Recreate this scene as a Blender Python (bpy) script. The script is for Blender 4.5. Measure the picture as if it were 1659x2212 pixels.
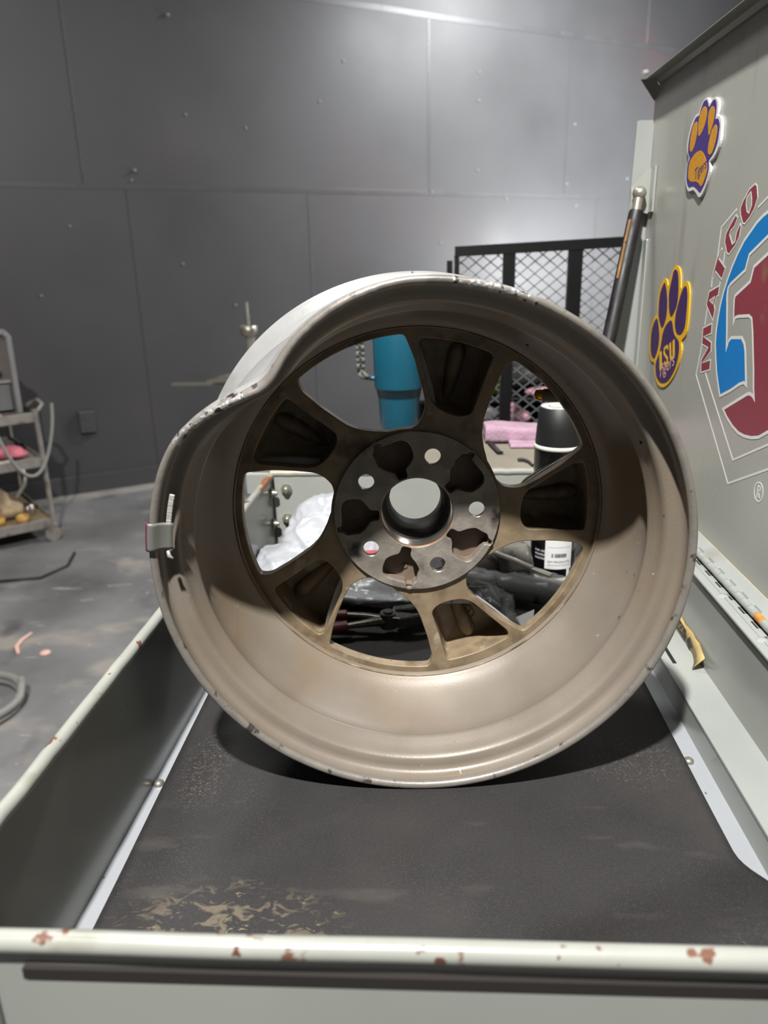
import bpy, bmesh, math, random
from mathutils import Vector, Matrix, noise
random.seed(7)
PI = math.pi
for o in list(bpy.data.objects): bpy.data.objects.remove(o)
SC = bpy.context.scene
COL = SC.collection

# ---------------------------------------------------------------- camera, world, lights, exposure
cam_d = bpy.data.cameras.new('camera'); cam = bpy.data.objects.new('camera', cam_d); COL.objects.link(cam)
rx = Vector((0.998636, 0.047487, -0.021717)); up = Vector((0.005594, 0.316210, 0.948673)); fw = Vector((-0.051916, 0.947500, -0.315513))
cam.matrix_world = Matrix(((rx.x, up.x, -fw.x, 0), (rx.y, up.y, -fw.y, 0), (rx.z, up.z, -fw.z, 0.45091), (0, 0, 0, 1)))
cam_d.sensor_fit = 'VERTICAL'; cam_d.sensor_height = 36.0; cam_d.lens = 1642.66 / 2212 * 36.0
cam_d.clip_start = 0.02
cam_d.dof.use_dof = True; cam_d.dof.focus_distance = 0.72; cam_d.dof.aperture_fstop = 6.5
SC.camera = cam

w = bpy.data.worlds.new('world'); SC.world = w; w.use_nodes = True
w.node_tree.nodes['Background'].inputs[0].default_value = (0.80, 0.86, 0.95, 1)
w.node_tree.nodes['Background'].inputs[1].default_value = 0.05

def area(name, loc, target, size, power, color=(1, 1, 1), shape='DISK', size_y=None):
    l = bpy.data.lights.new(name, 'AREA'); l.shape = shape; l.size = size; l.energy = power; l.color = color
    if size_y: l.size_y = size_y
    o = bpy.data.objects.new(name, l); COL.objects.link(o); o.location = loc
    o.rotation_euler = (Vector(target) - Vector(loc)).to_track_quat('-Z', 'Y').to_euler()
    return o
area('work_lamp', (-0.27, -0.50, 2.30), (0.0, 0.6, 0.1), 0.09, 172, (1.0, 0.978, 0.945))
area('ceiling_lamp', (1.42, 4.72, 2.36), (1.3, 5.6, 0.0), 0.8, 190, (0.97, 0.98, 1.0))
area('far_lamp', (2.45, 5.15, 0.35), (1.5, 6.5, 0.45), 0.5, 122, (0.97, 0.98, 1.0))
area('rear_ceiling_lamp', (-1.1, 1.9, 2.7), (-1.1, 2.3, -0.85), 0.7, 42, (1.0, 0.98, 0.95))
SC.view_settings.view_transform = 'Standard'; SC.view_settings.look = 'None'
SC.view_settings.exposure = 0.0; SC.view_settings.gamma = 1.0; SC.view_settings.use_curve_mapping = False

# ---------------------------------------------------------------- materials
def srgb(r, g, b):
    f = lambda c: (c / 255 / 12.92) if c / 255 <= 0.04045 else ((c / 255 + 0.055) / 1.055) ** 2.4
    return (f(r), f(g), f(b), 1)
FULL = ('white_bag_with_red_print', 'white_print', 'maroon_print', 'blue_print', 'white_paper_label', 'white_rim_enamel', 'yellow_print', 'gold_print', 'cream_print', 'purple_print', 'bright_purple_print', 'white_label', 'black_wall_paint', 'black_wall_caulk', 'painted_concrete', 'bare_concrete_edge', 'painted_nail', 'brass', 'bright_steel', 'worn_cart_steel', 'expanded_steel', 'worn_grey_case', 'pale_pink_cloth', 'pink_cloth', 'neon_yellow_vinyl', 'grey_plastic_sack', 'grey_cart_steel', 'grey_machine_case', 'dull_machine_panel', 'grey_hose', 'amber_tape', 'dusty_shelf', 'pink_scrap', 'stained_canvas', 'rose_rag', 'cloudy_glass', 'dull_nickel')
MATS = {}
def mat(name, col, rough=0.5, metal=0.0, spec=0.5, var=0.0, vscale=8.0, bump=0.0, bscale=60.0, stretch=(1, 1, 1),
        spots=None, trans=0.0, alpha=1.0, coat=0.0, rvar=0.0, subsurf=0.0, extra=None):
    """procedural principled material: base colour with noise variation, optional spots [(colour, scale, threshold, softness, stretch)]"""
    if name in MATS: return MATS[name]
    if name not in FULL:
        col = tuple(c * 0.62 for c in col[:3]) + (1,)
        spots = [((tuple(c * 0.62 for c in q[0][:3]) + (1,)),) + tuple(q[1:]) for q in (spots or [])]
    m = bpy.data.materials.new(name); m.use_nodes = True; nt = m.node_tree; N = nt.nodes; L = nt.links
    b = N['Principled BSDF']
    tc = N.new('ShaderNodeTexCoord'); mp = N.new('ShaderNodeMapping'); mp.inputs['Scale'].default_value = stretch
    L.new(tc.outputs['Object'], mp.inputs[0])
    nz = N.new('ShaderNodeTexNoise'); nz.inputs['Scale'].default_value = vscale; nz.inputs['Detail'].default_value = 6
    L.new(mp.outputs[0], nz.inputs['Vector'])
    hsv = N.new('ShaderNodeMapRange'); hsv.inputs[1].default_value = 0.3; hsv.inputs[2].default_value = 0.7
    hsv.inputs[3].default_value = 1 - var; hsv.inputs[4].default_value = 1 + var
    L.new(nz.outputs[0], hsv.inputs[0])
    mul = N.new('ShaderNodeVectorMath'); mul.operation = 'SCALE'; mul.inputs[0].default_value = col[:3]
    L.new(hsv.outputs[0], mul.inputs['Scale'])
    cur = mul.outputs[0]
    for i, (c2, sc, th, soft, st) in enumerate(spots or []):
        mp2 = N.new('ShaderNodeMapping'); mp2.inputs['Scale'].default_value = st; mp2.inputs['Location'].default_value = (i * 3.1 + .7, i * 1.7, i * 2.3)
        L.new(tc.outputs['Object'], mp2.inputs[0])
        n2 = N.new('ShaderNodeTexNoise'); n2.inputs['Scale'].default_value = sc; n2.inputs['Detail'].default_value = 4
        L.new(mp2.outputs[0], n2.inputs['Vector'])
        mr = N.new('ShaderNodeMapRange'); mr.inputs[1].default_value = th; mr.inputs[2].default_value = th + soft
        L.new(n2.outputs[0], mr.inputs[0])
        mx = N.new('ShaderNodeMix'); mx.data_type = 'RGBA'; L.new(mr.outputs[0], mx.inputs[0]); L.new(cur, mx.inputs[6]); mx.inputs[7].default_value = c2
        cur = mx.outputs[2]
    if extra: cur = extra(N, L, tc, cur)
    L.new(cur, b.inputs['Base Color'])
    b.inputs['Roughness'].default_value = rough; b.inputs['Metallic'].default_value = metal
    b.inputs['Specular IOR Level'].default_value = spec
    b.inputs['Transmission Weight'].default_value = trans; b.inputs['Alpha'].default_value = alpha
    b.inputs['Coat Weight'].default_value = coat; b.inputs['Coat Roughness'].default_value = 0.12
    if subsurf: b.inputs['Subsurface Weight'].default_value = subsurf; b.inputs['Subsurface Scale'].default_value = 0.01
    if rvar:
        r2 = N.new('ShaderNodeMapRange'); r2.inputs[1].default_value = .3; r2.inputs[2].default_value = .7
        r2.inputs[3].default_value = max(0.03, rough - rvar); r2.inputs[4].default_value = min(1, rough + rvar)
        L.new(nz.outputs[0], r2.inputs[0]); L.new(r2.outputs[0], b.inputs['Roughness'])
    if bump:
        n3 = N.new('ShaderNodeTexNoise'); n3.inputs['Scale'].default_value = bscale; n3.inputs['Detail'].default_value = 5
        L.new(mp.outputs[0], n3.inputs['Vector'])
        bp = N.new('ShaderNodeBump'); bp.inputs['Strength'].default_value = bump; bp.inputs['Distance'].default_value = 0.002
        L.new(n3.outputs[0], bp.inputs['Height']); L.new(bp.outputs[0], b.inputs['Normal'])
    MATS[name] = m
    return m

def smear(cx, cy, rx_, ry_, colour, scale=26, th=.52, st=(1, 1, 1)):
    """pale smears confined to an ellipse on a flat top surface (a stain with its own shape)"""
    def f(N, L, tc, cur):
        mp = N.new('ShaderNodeMapping'); mp.vector_type = 'POINT'; mp.inputs['Location'].default_value = (-cx / rx_, -cy / ry_, 0)
        mp.inputs['Scale'].default_value = (1 / rx_, 1 / ry_, 0); L.new(tc.outputs['Object'], mp.inputs[0])
        ln = N.new('ShaderNodeVectorMath'); ln.operation = 'LENGTH'; L.new(mp.outputs[0], ln.inputs[0])
        mk = N.new('ShaderNodeMapRange'); mk.inputs[1].default_value = 1.0; mk.inputs[2].default_value = 0.55; L.new(ln.outputs['Value'], mk.inputs[0])
        mp2 = N.new('ShaderNodeMapping'); mp2.inputs['Scale'].default_value = st; mp2.inputs['Rotation'].default_value = (0, 0, -.5); L.new(tc.outputs['Object'], mp2.inputs[0])
        nz = N.new('ShaderNodeTexNoise'); nz.inputs['Scale'].default_value = scale; nz.inputs['Detail'].default_value = 8; nz.inputs['Distortion'].default_value = 1.6
        L.new(mp2.outputs[0], nz.inputs['Vector'])
        mr = N.new('ShaderNodeMapRange'); mr.inputs[1].default_value = th; mr.inputs[2].default_value = th + .09; L.new(nz.outputs[0], mr.inputs[0])
        mm = N.new('ShaderNodeMath'); mm.operation = 'MULTIPLY'; L.new(mr.outputs[0], mm.inputs[0]); L.new(mk.outputs[0], mm.inputs[1])
        mx = N.new('ShaderNodeMix'); mx.data_type = 'RGBA'; L.new(mm.outputs[0], mx.inputs[0]); L.new(cur, mx.inputs[6]); mx.inputs[7].default_value = colour
        return mx.outputs[2]
    return f
def chain(*fs):
    def f(N, L, tc, cur):
        for g in fs: cur = g(N, L, tc, cur)
        return cur
    return f

RUST = srgb(130, 92, 76)
M = dict(
    wall=mat('black_wall_paint', srgb(62, 62, 63), .50, spec=.46, var=.08, vscale=1.6, bump=.20, bscale=9, rvar=.05, spots=[(srgb(74, 64, 65), .9, .56, .25, (1, 1, 1))]),
    wall2=mat('black_wall_caulk', srgb(65, 65, 66), .42, var=.1),
    floor2=mat('bare_concrete_edge', srgb(138, 134, 128), .7, var=.25, vscale=6),
    nail=mat('painted_nail', srgb(150, 150, 150), .35),
    floor=mat('painted_concrete', srgb(116, 115, 115), .62, var=.38, vscale=2.2, bump=.3, bscale=40, rvar=.12,
              spots=[(srgb(150, 144, 136), 3.2, .56, .12, (1, 1.6, 1)), (srgb(62, 62, 64), 2.1, .60, .10, (1.3, 1, 1)), (srgb(190, 188, 184), 34, .735, .03, (1, 1, 1)), (srgb(165, 160, 155), 16, .70, .04, (.35, 2, 1))]),
    alu=mat('grimy_painted_aluminium', srgb(148, 138, 126), .44, metal=.10, var=.09, vscale=14, rvar=.07, bump=.07, bscale=500,
            spots=[(srgb(146, 126, 98), 5, .50, .25, (1, 1, 1)), (srgb(84, 76, 70), 60, .72, .04, (1, 1, 1)), (srgb(212, 204, 192), 130, .745, .02, (1, .18, 1)), (srgb(60, 54, 50), 210, .79, .02, (1, 1, 1))]),
    spoke=mat('brake_dust_aluminium', srgb(150, 132, 106), .50, metal=.05, var=.22, vscale=55, rvar=.1, bump=.08, bscale=260,
              spots=[(srgb(96, 76, 54), 30, .54, .2, (1, 1, 1)), (srgb(190, 178, 156), 40, .62, .12, (1, 1, 1)), (srgb(60, 48, 38), 300, .70, .04, (1, 1, 1))]),
    lip=mat('bare_rim_lip', srgb(150, 144, 136), .42, metal=.25, var=.12, vscale=60, bump=.12, bscale=220,
            spots=[(srgb(80, 76, 74), 70, .63, .06, (1, 1, 1)), (srgb(120, 116, 112), 24, .60, .12, (1, 1, 1))]),
    scraped=mat('gouged_bright_metal', srgb(190, 188, 184), .35, metal=.4, var=.2, vscale=120, bump=.9, bscale=240, spots=[(srgb(60, 54, 50), 130, .56, .05, (1, 1, 1))]),
    silver=mat('silver_wheel_paint', srgb(176, 176, 175), .42, metal=.15, var=.08, vscale=30, bump=.08, bscale=200,
               spots=[(srgb(60, 58, 56), 46, .69, .03, (1, .3, 1)), (srgb(140, 138, 134), 9, .62, .1, (1, 1, 1))]),
    machined=mat('machined_hub_metal', srgb(160, 153, 143), .38, metal=.2, var=.25, vscale=60, rvar=.1, bump=.2, bscale=300,
                 spots=[(srgb(60, 54, 50), 26, .60, .1, (1, 1, 1))]),
    orangerust=mat('orange_rust', srgb(214, 146, 70), .7, var=.3, vscale=120),
    steel2=mat('worn_bright_steel', srgb(226, 222, 212), .35, metal=.3, var=.1, vscale=60),
    recess=mat('dusty_dark_recess', srgb(132, 114, 98), .75, var=.2, vscale=60, bump=.15, bscale=400),
    darkrim=mat('dark_bore_sleeve', srgb(56, 51, 48), .62, metal=.0, bump=.1, var=.2, vscale=80),
    steel=mat('bright_steel', srgb(190, 182, 170), .28, metal=.95, var=.1, vscale=60),
    rustring=mat('rusty_bore_ring', srgb(150, 100, 60), .5, metal=.6, var=.3, vscale=40),
    weight=mat('grey_clip_weight', srgb(140, 142, 134), .5, metal=.3, var=.05, vscale=60, spots=[(srgb(225, 225, 225), 90, .74, .02, (1, 1, 1))]),
    maroonp=mat('maroon_edge_paint', srgb(120, 46, 78), .5),
    brightw=mat('bare_lead_strip', srgb(205, 203, 198), .5, metal=.3, var=.1, vscale=200, bump=.3, bscale=400),
    rubber=mat('black_rubber', srgb(30, 28, 27), .6, var=.2),
    brass=mat('brass', srgb(200, 150, 40), .22, metal=1.0, var=.1),
    cart=mat('grey_green_enamel', srgb(180, 183, 176), .22, metal=.0, spec=.6, var=.05, vscale=7, rvar=.06, bump=.02, bscale=25,
             spots=[(srgb(144, 142, 122), 7, .66, .14, (1, 1, 1)), (srgb(64, 62, 58), 110, .76, .02, (1, 1, 1))]),
    cartwhite=mat('pale_tray_paint', srgb(178, 182, 187), .35, var=.04, vscale=12, spots=[(srgb(90, 84, 80), 120, .735, .02, (1, 1, 1))]),
    rail=mat('chipped_rail_enamel', srgb(178, 180, 172), .28, var=.07, vscale=20, bump=.08, bscale=60,
             spots=[(srgb(150, 146, 128), 18, .60, .15, (1, 1, 1)), (RUST, 42, .645, .02, (1, 1, 1)), (srgb(110, 70, 56), 70, .66, .02, (1, 1, 1))]),
    railrust=mat('rusted_rail_enamel', srgb(182, 180, 162), .35, var=.07, vscale=20, bump=.15, bscale=60,
             spots=[(srgb(168, 104, 66), 12, .50, .04, (1, 1, 1)), (srgb(120, 66, 46), 30, .62, .04, (1, 1, 1))]),
    ledge=mat('scuffed_ledge_enamel', srgb(174, 178, 174), .30, var=.06, vscale=10, spots=[(srgb(70, 66, 64), 95, .73, .02, (1, .3, 1)), (srgb(150, 150, 140), 9, .62, .15, (1, 1, 1))]),
    lid=mat('lid_enamel', srgb(190, 190, 181), .26, spec=.6, var=.04, vscale=5, rvar=.05, bump=.10, bscale=9,
            spots=[(srgb(154, 152, 138), 6, .58, .2, (1, 2.5, .5)), (srgb(206, 204, 192), 75, .765, .02, (1, 1, .5)), (srgb(96, 96, 84), 40, .74, .03, (1, 2, 1))]),
    lidhem=mat('worn_lid_hem', srgb(206, 192, 146), .4, var=.12, vscale=30),
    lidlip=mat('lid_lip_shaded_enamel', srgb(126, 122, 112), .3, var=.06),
    gap=mat('dark_gap', srgb(16, 15, 14), .9),
    shadowgap=mat('painted_gap_shade', srgb(36, 30, 26), .8),
    matrub=mat('tray_rubber_mat', srgb(46, 44, 45), .62, var=.14, vscale=9, bump=.35, bscale=1500, rvar=.08,
               spots=[(srgb(66, 63, 62), 5, .50, .3, (1, 1, 1)), (srgb(76, 73, 70), 1100, .56, .10, (1, 1, 1)), (srgb(190, 186, 176), 600, .80, .02, (1, 1, 1)), (srgb(84, 80, 76), 12, .62, .2, (1, 3, 1)), (srgb(40, 38, 38), 4.5, .60, .25, (1, 2, 1))],
               extra=chain(smear(-.145, .395, .105, .07, srgb(92, 84, 70), 75, .54, (.8, 1.3, 1)), smear(-.135, .40, .10, .062, srgb(158, 142, 108), 105, .635, (.6, 1.3, 1)), smear(.215, .360, .045, .045, srgb(140, 130, 112), 60, .56), smear(-.205, .60, .028, .075, srgb(90, 85, 76), 420, .56), smear(.19, .615, .06, .05, srgb(80, 76, 70), 420, .56), smear(.03, .33, .05, .03, srgb(36, 34, 34), 30, .5))),
    black=mat('black_plastic', srgb(26, 26, 27), .5, var=.05),
    blackgloss=mat('black_gloss_print', srgb(14, 14, 15), .14, spec=.6, var=.05),
    blacksteel=mat('black_painted_steel', srgb(14, 14, 15), .4, var=.1),
    strutpaint=mat('worn_black_strut', srgb(28, 27, 27), .5, var=.2, vscale=40, rvar=.15, spots=[(srgb(90, 88, 84), 12, .68, .15, (1, 1, .4))]),
    tan=mat('tan_worn_strip', srgb(160, 116, 66), .6, var=.25, vscale=60, spots=[(srgb(50, 40, 34), 60, .66, .05, (1, 1, 1))]),
    nickel=mat('dull_nickel', srgb(160, 156, 144), .34, metal=.7, var=.1, vscale=60),
    white=mat('white_print', srgb(200, 200, 196), .5, var=.03, vscale=50),
    paper=mat('white_paper_label', srgb(206, 207, 206), .55, var=.02),
    whiteenamel=mat('white_rim_enamel', srgb(196, 194, 184), .3, var=.04),
    maroon=mat('maroon_print', srgb(126, 52, 62), .4, var=.06, vscale=12, spots=[(srgb(128, 90, 76), 10, .64, .05, (1, 1, 1))]),
    blue=mat('blue_print', srgb(12, 112, 180), .35, var=.04, vscale=12),
    purple=mat('purple_print', srgb(62, 38, 86), .42, var=.08, vscale=60),
    purple2=mat('bright_purple_print', srgb(66, 46, 116), .4, var=.06, vscale=60),
    yellow=mat('yellow_print', srgb(212, 166, 22), .4, var=.06, vscale=60),
    gold=mat('gold_print', srgb(190, 134, 28), .45, var=.16, vscale=260),
    cream=mat('cream_print', srgb(200, 164, 150), .5),
    tape=mat('yellowed_label', srgb(206, 178, 118), .5, var=.12, vscale=60, bump=.3, bscale=90, spots=[(srgb(232, 196, 128), 30, .6, .1, (1, 1, 1))]),
    bag=mat('white_plastic_bag', srgb(196, 199, 205), .32, spec=.5, var=.03, bump=.5, bscale=34, subsurf=.0, alpha=.97),
    bagred=mat('white_bag_with_red_print', srgb(186, 190, 194), .30, var=.03, bump=.5, bscale=30, spots=[(srgb(206, 92, 104), 9, .60, .06, (1, 1, 1))]),
    redrag=mat('red_cloth', srgb(196, 84, 98), .9, var=.2, vscale=40, bump=.5, bscale=200),
    clear=mat('clear_film', srgb(225, 230, 232), .10, spec=1.0, alpha=.24, bump=1.0, bscale=90),
    clearbag=mat('clear_bag_film', srgb(215, 220, 222), .10, spec=1.0, alpha=.18, bump=1.0, bscale=120),
    redhandle=mat('dark_red_grip', srgb(112, 38, 40), .45, var=.15, vscale=60),
    toolsteel=mat('forged_steel', srgb(112, 108, 100), .33, metal=.7, var=.2, vscale=50, rvar=.1),
    hexgrey=mat('scuffed_grey_casting', srgb(122, 118, 112), .6, metal=.1, var=.25, vscale=35, bump=.3, bscale=120, spots=[(srgb(176, 172, 166), 40, .66, .05, (1, 1, 1)), (srgb(52, 50, 48), 30, .64, .06, (1, 1, 1))]),
    yellowh=mat('yellow_handle', srgb(232, 190, 20), .4, var=.1),
    teal=mat('teal_powder_coat', srgb(25, 99, 124), .36, var=.04, vscale=20, bump=.1, bscale=500, spots=[(srgb(70, 130, 150), 30, .74, .05, (1, 1, 1))]),
    tealdark=mat('dark_teal_band', srgb(14, 46, 58), .4),
    cord=mat('grey_paracord', srgb(128, 130, 122), .8, var=.3, vscale=200, bump=.6, bscale=500),
    corddark=mat('dark_paracord', srgb(46, 46, 46), .8, var=.3, vscale=200),
    ribmat=mat('ribbed_rubber_mat', srgb(138, 130, 116), .7, var=.14, vscale=10, spots=[(srgb(166, 138, 98), 4, .58, .2, (1, 1, 1))]),
    towel=mat('mauve_towel', srgb(206, 170, 190), .95, var=.12, vscale=60, bump=.9, bscale=260),
    pink=mat('pink_cloth', srgb(236, 130, 158), .9, var=.15, vscale=40, bump=.7, bscale=120),
    palepink=mat('pale_pink_cloth', srgb(240, 178, 192), .9, var=.12, vscale=40, bump=.7, bscale=120),
    neon=mat('neon_yellow_vinyl', srgb(196, 226, 20), .35, var=.25, vscale=40, bump=.5, bscale=60),
    greycloth=mat('grey_plastic_sack', srgb(130, 130, 134), .4, var=.25, vscale=30, bump=.8, bscale=60),
    meshm=mat('expanded_steel', srgb(112, 116, 118), .5, metal=.3, var=.1, vscale=40),
    dark=mat('dark_clutter', srgb(46, 44, 46), .6, var=.5, vscale=16, spots=[(srgb(110, 108, 108), 20, .66, .06, (1, 1, 1))]),
    greyframe=mat('grey_cart_steel', srgb(142, 136, 130), .5, metal=.2, var=.2, vscale=14, spots=[(srgb(96, 84, 74), 12, .6, .12, (1, 1, 1))]),
    shelfdust=mat('dusty_shelf', srgb(130, 112, 84), .8, var=.3, vscale=14),
    machine=mat('grey_machine_case', srgb(122, 122, 122), .5, var=.06, vscale=20),
    machinedark=mat('dull_machine_panel', srgb(92, 86, 82), .6, var=.15, vscale=12),
    hose=mat('grey_hose', srgb(140, 138, 134), .5, var=.1),
    wood=mat('amber_tape', srgb(206, 160, 88), .5, var=.15, vscale=50),
    glass=mat('cloudy_glass', srgb(150, 146, 140), .2, var=.3, vscale=60),
    pinkscrap=mat('pink_scrap', srgb(226, 184, 170), .7),
    canvas=mat('stained_canvas', srgb(166, 146, 116), .9, var=.25, vscale=30, bump=.6, bscale=80),
    redcloth=mat('rose_rag', srgb(196, 110, 122), .9, var=.3, vscale=30, bump=.6, bscale=80),
    castm=mat('casting_marks', srgb(70, 52, 38), .6),
)

# ---------------------------------------------------------------- geometry helpers
class MB:
    def __init__(s): s.v = []; s.f = []; s.mi = []; s.m = 0; s.sm = []
        
    def add(s, vs, fs, smooth=False):
        n = len(s.v); s.v += [Vector(p) for p in vs]
        for f in fs: s.f.append([i + n for i in f]); s.mi.append(s.m); s.sm.append(smooth)
        return s
    def box(s, lo, hi, mtx=None):
        x0, y0, z0 = lo; x1, y1, z1 = hi
        vs = [Vector(p) for p in ((x0,y0,z0),(x1,y0,z0),(x1,y1,z0),(x0,y1,z0),(x0,y0,z1),(x1,y0,z1),(x1,y1,z1),(x0,y1,z1))]
        if mtx: vs = [mtx @ p for p in vs]
        return s.add(vs, [(0,3,2,1),(4,5,6,7),(0,1,5,4),(1,2,6,5),(2,3,7,6),(3,0,4,7)])
    def tube(s, pts, r, n=12, cap=True, squash=None):
        pts = [Vector(p) for p in pts]; rs = r if isinstance(r, (list, tuple)) else [r] * len(pts)
        rings = []; ref = None
        for i, p in enumerate(pts):
            t = (pts[min(i + 1, len(pts) - 1)] - pts[max(i - 1, 0)]).normalized()
            if ref is None:
                a = Vector((0, 0, 1)) if abs(t.z) < .9 else Vector((1, 0, 0)); u = t.cross(a).normalized()
            else:
                u = (ref - t * ref.dot(t)).normalized()
            ref = u; w_ = t.cross(u)
            rings.append([p + (u * math.cos(2*PI*k/n) + w_ * math.sin(2*PI*k/n) * (squash or 1)) * rs[i] for k in range(n)])
        vs = [q for ring in rings for q in ring]; fs = []
        for i in range(len(pts) - 1):
            for k in range(n): fs.append((i*n+k, i*n+(k+1)%n, (i+1)*n+(k+1)%n, (i+1)*n+k))
        s.add(vs, fs, True)
        if cap:
            s.add(rings[0], [tuple(range(n))[::-1]]); s.add(rings[-1], [tuple(range(n))])
        return s
    def lathe(s, prof, n=48, mtx=None, closed=False, mats=None):
        """prof: (r, z) list, revolved about local z"""
        vs = []; fs = []; m = len(prof)
        for k in range(n):
            a = 2 * PI * k / n
            for r, z in prof:
                p = Vector((r * math.cos(a), r * math.sin(a), z)); vs.append(mtx @ p if mtx else p)
        for k in range(n):
            for i in range(m if closed else m - 1):
                j = (i + 1) % m; fs.append((k*m+i, ((k+1)%n)*m+i, ((k+1)%n)*m+j, k*m+j))
        m0 = s.m
        if mats is None: s.add(vs, fs, True)
        else:
            n0 = len(s.v); s.v += vs
            mm = m if closed else m - 1
            for q, f in enumerate(fs): s.f.append([i + n0 for i in f]); s.mi.append(mats[q % mm]); s.sm.append(True)
        return s
    def prism(s, poly, lo, hi, fn):
        """poly: 2-D points (ccw or cw); fn(u, v, w) -> world point"""
        n = len(poly); vs = [fn(u, v, lo) for u, v in poly] + [fn(u, v, hi) for u, v in poly]
        fs = [tuple(range(n))[::-1], tuple(range(n, 2 * n))] + [(i, (i+1)%n, n+(i+1)%n, n+i) for i in range(n)]
        return s.add(vs, fs)
    def ribbon(s, pts, wd, lo, hi, fn, closed=False):
        P = [Vector(p) for p in pts]; n = len(P); L_, R_ = [], []
        for i in range(n):
            a = P[i - 1] if (closed or i > 0) else P[i]; c = P[(i + 1) % n] if (closed or i < n - 1) else P[i]
            d1 = (P[i] - a); d2 = (c - P[i])
            d1 = d1.normalized() if d1.length > 1e-9 else d2.normalized(); d2 = d2.normalized() if d2.length > 1e-9 else d1
            t = (d1 + d2); t = t.normalized() if t.length > 1e-6 else d1
            nr = Vector((-t.y, t.x)); k = 1 / max(.45, nr.dot(Vector((-d1.y, d1.x))))
            L_.append(P[i] + nr * wd / 2 * k); R_.append(P[i] - nr * wd / 2 * k)
        for i in range(n if closed else n - 1):
            j = (i + 1) % n; s.prism([L_[i], L_[j], R_[j], R_[i]], lo, hi, fn)
        return s
    def build(s, name, mats, parent=None, bevel=0, smooth_angle=None, seg=2):
        me = bpy.data.meshes.new(name); off = Vector((0, 0, 0))
        inv = world_of(parent).inverted() if parent else None
        vs = [inv @ p for p in s.v] if inv else s.v
        me.from_pydata([tuple(p) for p in vs], [], s.f)
        for i, p in enumerate(me.polygons): p.material_index = s.mi[i]; p.use_smooth = s.sm[i]
        bm = bmesh.new(); bm.from_mesh(me); bmesh.ops.recalc_face_normals(bm, faces=bm.faces[:]); bm.to_mesh(me); bm.free()
        for m_ in (mats if isinstance(mats, (list, tuple)) else [mats]): me.materials.append(m_)
        o = bpy.data.objects.new(name, me); COL.objects.link(o)
        if parent: o.parent = parent
        if bevel:
            b = o.modifiers.new('bevel', 'BEVEL'); b.width = bevel; b.segments = seg; b.limit_method = 'ANGLE'; b.angle_limit = .6
        return o

WORLD = {}
def world_of(o):
    if o is None: return Matrix()
    m = o.matrix_basis.copy()
    if o.parent: m = world_of(o.parent) @ m
    return m
def thing(name, label, cat, loc=(0, 0, 0), rotz=0, group=None):
    o = bpy.data.objects.new(name, None); COL.objects.link(o); o.empty_display_size = .05
    o.location = loc; o.rotation_euler = (0, 0, rotz); o['label'] = label; o['category'] = cat
    o.matrix_basis = Matrix.Translation(loc) @ Matrix.Rotation(rotz, 4, 'Z')
    if group: o['group'] = group
    return o
def tag(o, label, cat, group=None):
    o['label'] = label; o['category'] = cat
    if group: o['group'] = group
    return o
def struct(o): o['kind'] = 'structure'; return o
def from_mesh(name, me, m_, parent=None, smooth=False):
    o = bpy.data.objects.new(name, me); COL.objects.link(o)
    if parent:
        o.parent = parent; me.transform(world_of(parent).inverted())
    me.materials.clear(); me.materials.append(m_)
    for p in me.polygons: p.use_smooth = smooth
    return o
def eval_mesh(o):
    dg = bpy.context.evaluated_depsgraph_get(); dg.update()
    me = bpy.data.meshes.new_from_object(o.evaluated_get(dg)); return me
def plate_mesh(loops, half, bev=0.0, res=2):
    """flat plate with holes, in local XY, thickness 2*half+2*bev along Z"""
    cu = bpy.data.curves.new('tmp', 'CURVE'); cu.dimensions = '2D'; cu.fill_mode = 'BOTH'; cu.extrude = half; cu.bevel_depth = bev; cu.bevel_resolution = res; cu.offset = -bev
    for lp in loops:
        sp = cu.splines.new('POLY'); sp.points.add(len(lp) - 1)
        for p, q in zip(sp.points, lp): p.co = (q[0], q[1], 0, 1)
        sp.use_cyclic_u = True
    o = bpy.data.objects.new('tmp', cu); COL.objects.link(o); me = eval_mesh(o)
    bpy.data.objects.remove(o); bpy.data.curves.remove(cu)
    return me
def text_mesh(txt, size, extrude=.0001, shear=0.0, align='CENTER', space=1.0):
    cu = bpy.data.curves.new('tmp', 'FONT'); cu.body = txt; cu.size = size; cu.extrude = extrude; cu.shear = shear
    cu.align_x = align; cu.align_y = 'CENTER'; cu.space_character = space
    cu.resolution_u = 3
    o = bpy.data.objects.new('tmp', cu); COL.objects.link(o); me = eval_mesh(o)
    bpy.data.objects.remove(o); bpy.data.curves.remove(cu)
    return me
def circle(r, n=96, cx=0, cy=0): return [(cx + r*math.cos(2*PI*k/n), cy + r*math.sin(2*PI*k/n)) for k in range(n)]
def fillet(poly, r, n=5):
    out = []; P = [Vector(p) for p in poly]; N_ = len(P)
    for i in range(N_):
        a, b, c = P[i-1], P[i], P[(i+1) % N_]
        d1 = a - b; d2 = c - b; k = min(r, d1.length * .45, d2.length * .45)
        p0 = b + d1.normalized() * k; p1 = b + d2.normalized() * k
        for j in range(n + 1):
            t = j / n; out.append(tuple(p0 * (1-t)**2 + b * 2*t*(1-t) + p1 * t*t))
    return out
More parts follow.
